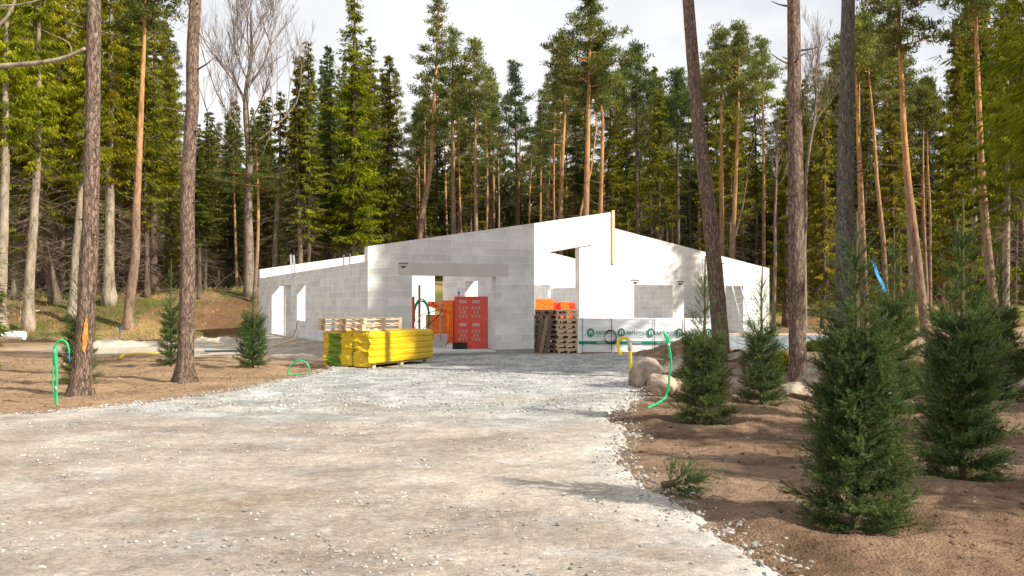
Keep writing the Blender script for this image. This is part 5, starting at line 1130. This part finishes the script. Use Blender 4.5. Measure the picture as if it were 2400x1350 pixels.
protos = [(proto_spruce(401, DG, z0=3.5), 's'), (proto_spruce(402, DG, z0=7), 's'), (proto_spruce(403, OG, z0=5), 's'), (proto_spruce(404, OG, z0=8), 's'), (proto_pine(405), 'p'), (proto_pine(406, zc=13), 'p'), (proto_pine(407, zc=11, bk='sprucebark'), 'p')]
used_p = set(); cnt = 0; pos = []
tries = 0
while cnt < 235 and tries < 20000:
    tries += 1
    px = rngF.uniform(-260, 2660); Y = 46+50*rngF.random()**1.1; X = (px-1200)/F*Y; yf = float(bankfoot(X))
    if Y < yf+ (9 if -13 < X < 13 else 5): continue
    if px < 430 and rngF.random() < .1: continue
    if any((X-a)**2+(Y-b)**2 < 1.9**2 for a, b in pos): continue
    pos.append((X, Y)); g0 = gz_at(X, Y)
    sk = np.interp(px, [a for a, b in SK], [b for a, b in SK])+rngF.uniform(10, 110)
    H = min(CH+(HZ-sk)/F*Y-g0, 27)
    if H < 6: continue
    c = rngF.random()
    if px < 450: ch = rngF.choice([2, 3, 2, 1, 4], p=[.4, .3, .1, .1, .1])
    elif px < 980: ch = rngF.choice([0, 1, 2, 4], p=[.4, .3, .2, .1])
    else: ch = rngF.choice([0, 1, 2, 3, 4, 5, 6], p=[.12, .12, .1, .1, .22, .2, .14])
    pr, kd = protos[ch]; o = pr if ch not in used_p else copy_thing(pr); used_p.add(ch)
    s = H/20; o.location = (X, Y, g0-.1); w_ = rngF.uniform(.85, 1.15)*max(.75, min(1.1, s)); o.scale = (w_, w_, s); o.rotation_euler = (rngF.normal(0, .012), rngF.normal(0, .02), rngF.uniform(0, 6.28)); cnt += 1
    side = 'left of the house' if px < 600 else ('behind the house' if px < 1800 else 'right of the house')
    far_ = 'deep in' if Y > 68 else 'along the front of'
    if kd == 's': tag(o, f'dark spruce {far_} the forest {side}', 'tree', f'spruces {far_} the forest {side}')
    else: tag(o, f'slender pine {far_} the forest {side}', 'tree', f'pines {far_} the forest {side}')
for pr, kd in [p for i, p in enumerate(protos) if i not in used_p]:
    for ch in list(pr.children): bpy.data.objects.remove(ch)
    bpy.data.objects.remove(pr)
# low young growth between the trunks (countable saplings)
sp = [put('spruce_sapling', trunk_spruce(np.random.default_rng(s), 5, .05, .3, 10, .5), M['sprucebark'], crown_spruce(np.random.default_rng(s), 5, 1.1, .3, .8, OG, .6, step=.3), M['leaf'], (0, 0, 0), cat='tree') for s in (501, 502)]
for i in range(46):
    while True:
        px = rngF.uniform(300, 2500) if i % 3 else rngF.uniform(1790, 2450); Y = rngF.uniform(56, 75); X = (px-1200)/F*Y
        if Y > bankfoot(X)+9: break
    o = sp[i] if i < 2 else copy_thing(sp[i % 2]); s = rngF.uniform(.5, 1.5); o.location = (X, Y, gz_at(X, Y)-.05); o.scale = (s, s, s); o.rotation_euler = (0, 0, rngF.uniform(0, 6)); tag(o, 'small green spruce sapling growing under the tall forest trees', 'sapling', 'saplings under the forest trees')
# far wood that closes the view
n = 130000; xx = rngF.uniform(-95, 95, n); yy = rngF.uniform(98, 112, n); hh = 13+6*fnoise(xx/5, yy/5, 8); zz = 1.5+rngF.random(n)**1.05*hh
P0 = np.stack([xx, yy, zz], -1); D = norm(np.stack([rngF.normal(0, .7, n), rngF.normal(0, .7, n), -.3-rngF.random(n)], -1)); lowm = sstep(3, 10, zz)
cc = lerp(np.array([.17, .11, .06]), np.array([.10, .11, .04]), lowm)*rngF.uniform(.5, 1.5, (n, 1))
mb = MB(); add_diam(mb, rngF, P0, D, rngF.uniform(.7, 1.6, n), rngF.uniform(.3, .6, n), cc); g = mb.build('far_forest', M['leaf']); tag(g, 'dense dark forest closing the view behind all the trees', 'forest', kind='stuff')
# brushwood: tangles of dead twigs under the left trees
mb = MB()
for i in range(420):
    X = rngF.uniform(-27, -6) if i < 260 else rngF.uniform(12, 34); Y = float(bankfoot(X))+rngF.uniform(6, 16); z = gz_at(X, Y); az = rngF.uniform(0, 6.28); l = rngF.uniform(.5, 2.6); s = np.linspace(0, 1, 6); el = rngF.uniform(.0, 1.3)
    q = np.stack([X+np.cos(az)*math.cos(el)*l*s, Y+np.sin(az)*math.cos(el)*l*s, z+math.sin(el)*l*s-.3*l*s**2+.03], -1); mb.tube(q, np.linspace(.016, .005, 6), 3, False)
    for k in range(3): j = rngF.integers(1, 5); mb.tube([q[j], q[j]+rngF.normal(0, .22, 3)*l], [.007, .003], 3, False)
g = mb.build('brushwood', M['deadwood']); tag(g, 'tangled dead twigs lying and standing under the forest edge', 'brushwood', kind='stuff')
for i, (x0, y0, x1, y1, Y, r, lab, mt) in enumerate(((375, 672, 420, 680, 51, .11, 'pale felled log lying at the top of the left bank', 'wood'), (462, 684, 508, 670, 50, .07, 'long grey fallen branch pointing right on the bank top', 'greywood'), (300, 678, 345, 668, 51, .06, 'thin pale fallen stem beside the flared spruce trunk', 'greywood'), (80, 720, 110, 722, 43, .05, 'short yellowish stick lying on the straw bank', 'wood'), (520, 682, 560, 683, 49.5, .05, 'small grey stick left of the bare tree foot', 'greywood'))):
    m = MB(); a, b = W(x0, y0, Y), W(x1, y1, Y); a[2] = gz_at(a[0], Y)+.1; b[2] = gz_at(b[0], Y)+.1+(.5 if i == 1 else 0); m.tube([a, (a+b)/2+[0, 0, .04], b], [r, r*.9, r*.6], 8); o = m.build('fallen_log', M[mt]); tag(o, lab, 'log')
# small shrubs in the bed
for px, py, wp, hp, lab, cl, sd_ in ((1833, 872, 40, 42, 'small yellow green shrub left of the straight pine', ((.2, .22, .01), (.5, .46, .03)), 1), (1728, 843, 34, 18, 'mossy green clump at the foot of the leaning pine', ((.06, .09, .015), (.14, .17, .03)), 2), (1905, 822, 46, 20, 'low olive shrub behind the straight pine', ((.1, .12, .02), (.2, .2, .04)), 3), (2395, 880, 50, 60, 'dark green shrub at the right edge', ((.05, .08, .015), (.12, .14, .03)), 4), (510, 786, 110, 20, 'yellow green juniper patch below the dark bank', ((.13, .15, .015), (.28, .27, .03)), 5)):
    Y = CH*F/(py-HZ); X = (px-1200)/F*Y; w = wp/F*Y/2; h = hp/F*Y; r_ = np.random.default_rng(sd_); n = 2600; b = r_.normal(size=(n, 3)); b = norm(b)*r_.random((n, 1))**.4*(.8+.4*vnoise(b[:, :1]*3, b[:, 1:2]*3, 4)); b[:, 2] = np.abs(b[:, 2])
    P0 = b*[w, w*.8, h*.9]; mb = MB(); add_diam(mb, r_, P0, norm(b+r_.normal(0, .5, b.shape)+[0, 0, .5]), r_.uniform(.04, .1, n)*(1+wp/80), r_.uniform(.012, .03, n)*(1+wp/80), (np.array(cl[0])+(np.array(cl[1])-np.array(cl[0]))*r_.random((n, 1)))); root = empty('shrub', (X, Y, 0), label=lab, cat='shrub'); mb.build('foliage', M['leaf'], root)
    tb = MB(); tb.tube([[0, 0, -.05], [0, 0, h*.6]], [.02, .008], 5); tb.build('stem', M['stem'], root)
# ---- trees outside the picture on the right and behind the camera: they shade the gable and the planting bed
OFF = [(12.4, 18.4, 18, 0), (15.3, 15.6, 19, 0), (19, 12.9, 22, 0), (22.5, 12.8, 25, 0), (21, 15.4, 24, 0), (17, 17.3, 21, 0), (26, 10.2, 27, 0), (16.6, 12.4, 19, 0), (8.4, 8.3, 5.5, 1), (8.0, 4.8, 5, 1), (10.6, 11.4, 7.5, 1), (9.4, 6.4, 6.5, 1)]
for i, (X, Y, H, pi_) in enumerate(OFF):
    rng = np.random.default_rng(600+i)
    if pi_ == 0: put('spruce_tree', trunk_spruce(rng, H, .2, 4, 20), M['sprucebark'], crown_spruce(rng, H, 3.4, 5, 1.35, GG, .9, step=.4, power=.6, wscale=.5 if i in (0, 3) else 1), M['leaf'], (X, Y, 0), label='tall spruce outside the right edge of the clearing', group='spruces outside the right edge', cat='tree')
    elif pi_ == 1: put('spruce_tree', trunk_spruce(rng, H, .1, .5, 6), M['sprucebark'], crown_spruce(rng, H, 1.7, .5, 1.0, OG, .6, step=.3, wscale=.6), M['leaf'], (X, Y, 0), label='low spruce beside the planting bed, outside the right edge', cat='tree', group='low spruces outside the right edge')
    else:
        tb, fl = pine_parts(rng, H, .18, H*.55, 2.8, None, 1.0, 8); put('pine_tree', tb, M['farpine'], fl, M['leaf'], (X, Y, 0), label='tall pine outside the right edge of the clearing' if pi_ == 5 else 'tall pine beside the planting bed, outside the right edge', cat='tree')

# leafless tree just outside the left edge whose low bough reaches into the picture
tb = MB(); tb.tube([[0, 0, -.2], [.05, 0, 3], [.0, .1, 7], [.1, 0, 13]], [.17, .13, .1, .03], 10); root = empty('birch_tree', (-10.3, 14.2, 0), label='leafless tree whose pale bough reaches in from the left edge', cat='tree'); tb.build('trunk', M['palebark'], root, True)
bb = MB(); org = np.array([-10.3, 14.2, 0]); Yb = 14.2
for pts, r0, r1 in (([(-320, 190), (-60, 165), (0, 155), (90, 147), (150, 135), (200, 113)], .07, .03), ([(-320, 60), (-40, 60), (0, 56), (30, 15), (45, -40)], .05, .02), ([(-100, 18), (0, 14), (60, 8), (130, -12)], .03, .012), ([(170, 128), (160, 100), (120, 80), (100, 70)], .012, .005)):
    q = crom([W(x, y, Yb) for x, y in pts], 6)-org; bb.tube(q, np.linspace(r0, r1, len(q))*.8, 7, True, .12, np.random.default_rng(3))
bb.build('boughs', M['palebark'], root, True)

n = 5200; xx = np.concatenate([rngF.uniform(1.3, 9, n), rngF.uniform(-14, -1, n//2)]); yy = np.concatenate([rngF.uniform(4.6, 18, n), rngF.uniform(12, 25, n//2)]); dd = sdist(xx, yy, ROAD); cl_ = fnoise(xx/.8, yy/.8, 66)
k = (dd < -.1) & (rngF.random(len(xx)) < sstep(.4, .65, cl_)+.08); xx, yy = xx[k], yy[k]; nn = len(xx); P0 = np.stack([xx, yy, height_soil(xx, yy)+.008], -1)
mb = MB(); add_diam(mb, rngF, P0, norm(np.stack([rngF.normal(0, 1, nn), rngF.normal(0, 1, nn), rngF.uniform(-.05, .25, nn)], -1)), .03+.14*rngF.random(nn)**3, rngF.uniform(.004, .011, nn), np.array([.12, .08, .045])*rngF.uniform(.4, 2.2, (nn, 1)))
g = mb.build('twig_litter', M['grass']); tag(g, 'brown needles, roots and twig scraps strewn over the bare soil', 'litter', kind='stuff')

# forest-front trees: name each by its place in its row
ORD = 'first second third fourth fifth sixth seventh eighth ninth tenth eleventh twelfth thirteenth fourteenth fifteenth sixteenth seventeenth eighteenth nineteenth twentieth'.split()+['twenty-'+w for w in 'first second third fourth fifth sixth seventh eighth ninth'.split()]
rows = {}
for o in col.objects:
    if o.parent is None and 'along the front of' in str(o.get('group', '')): rows.setdefault(o['group'], []).append(o)
for gname, os_ in rows.items():
    os_.sort(key=lambda o: o.location.x/o.location.y)
    for k, o in enumerate(os_):
        if k < len(ORD): o['label'] = f"{ORD[k]} from the left of the {gname.replace('along the front of the forest', 'at the forest front')}"
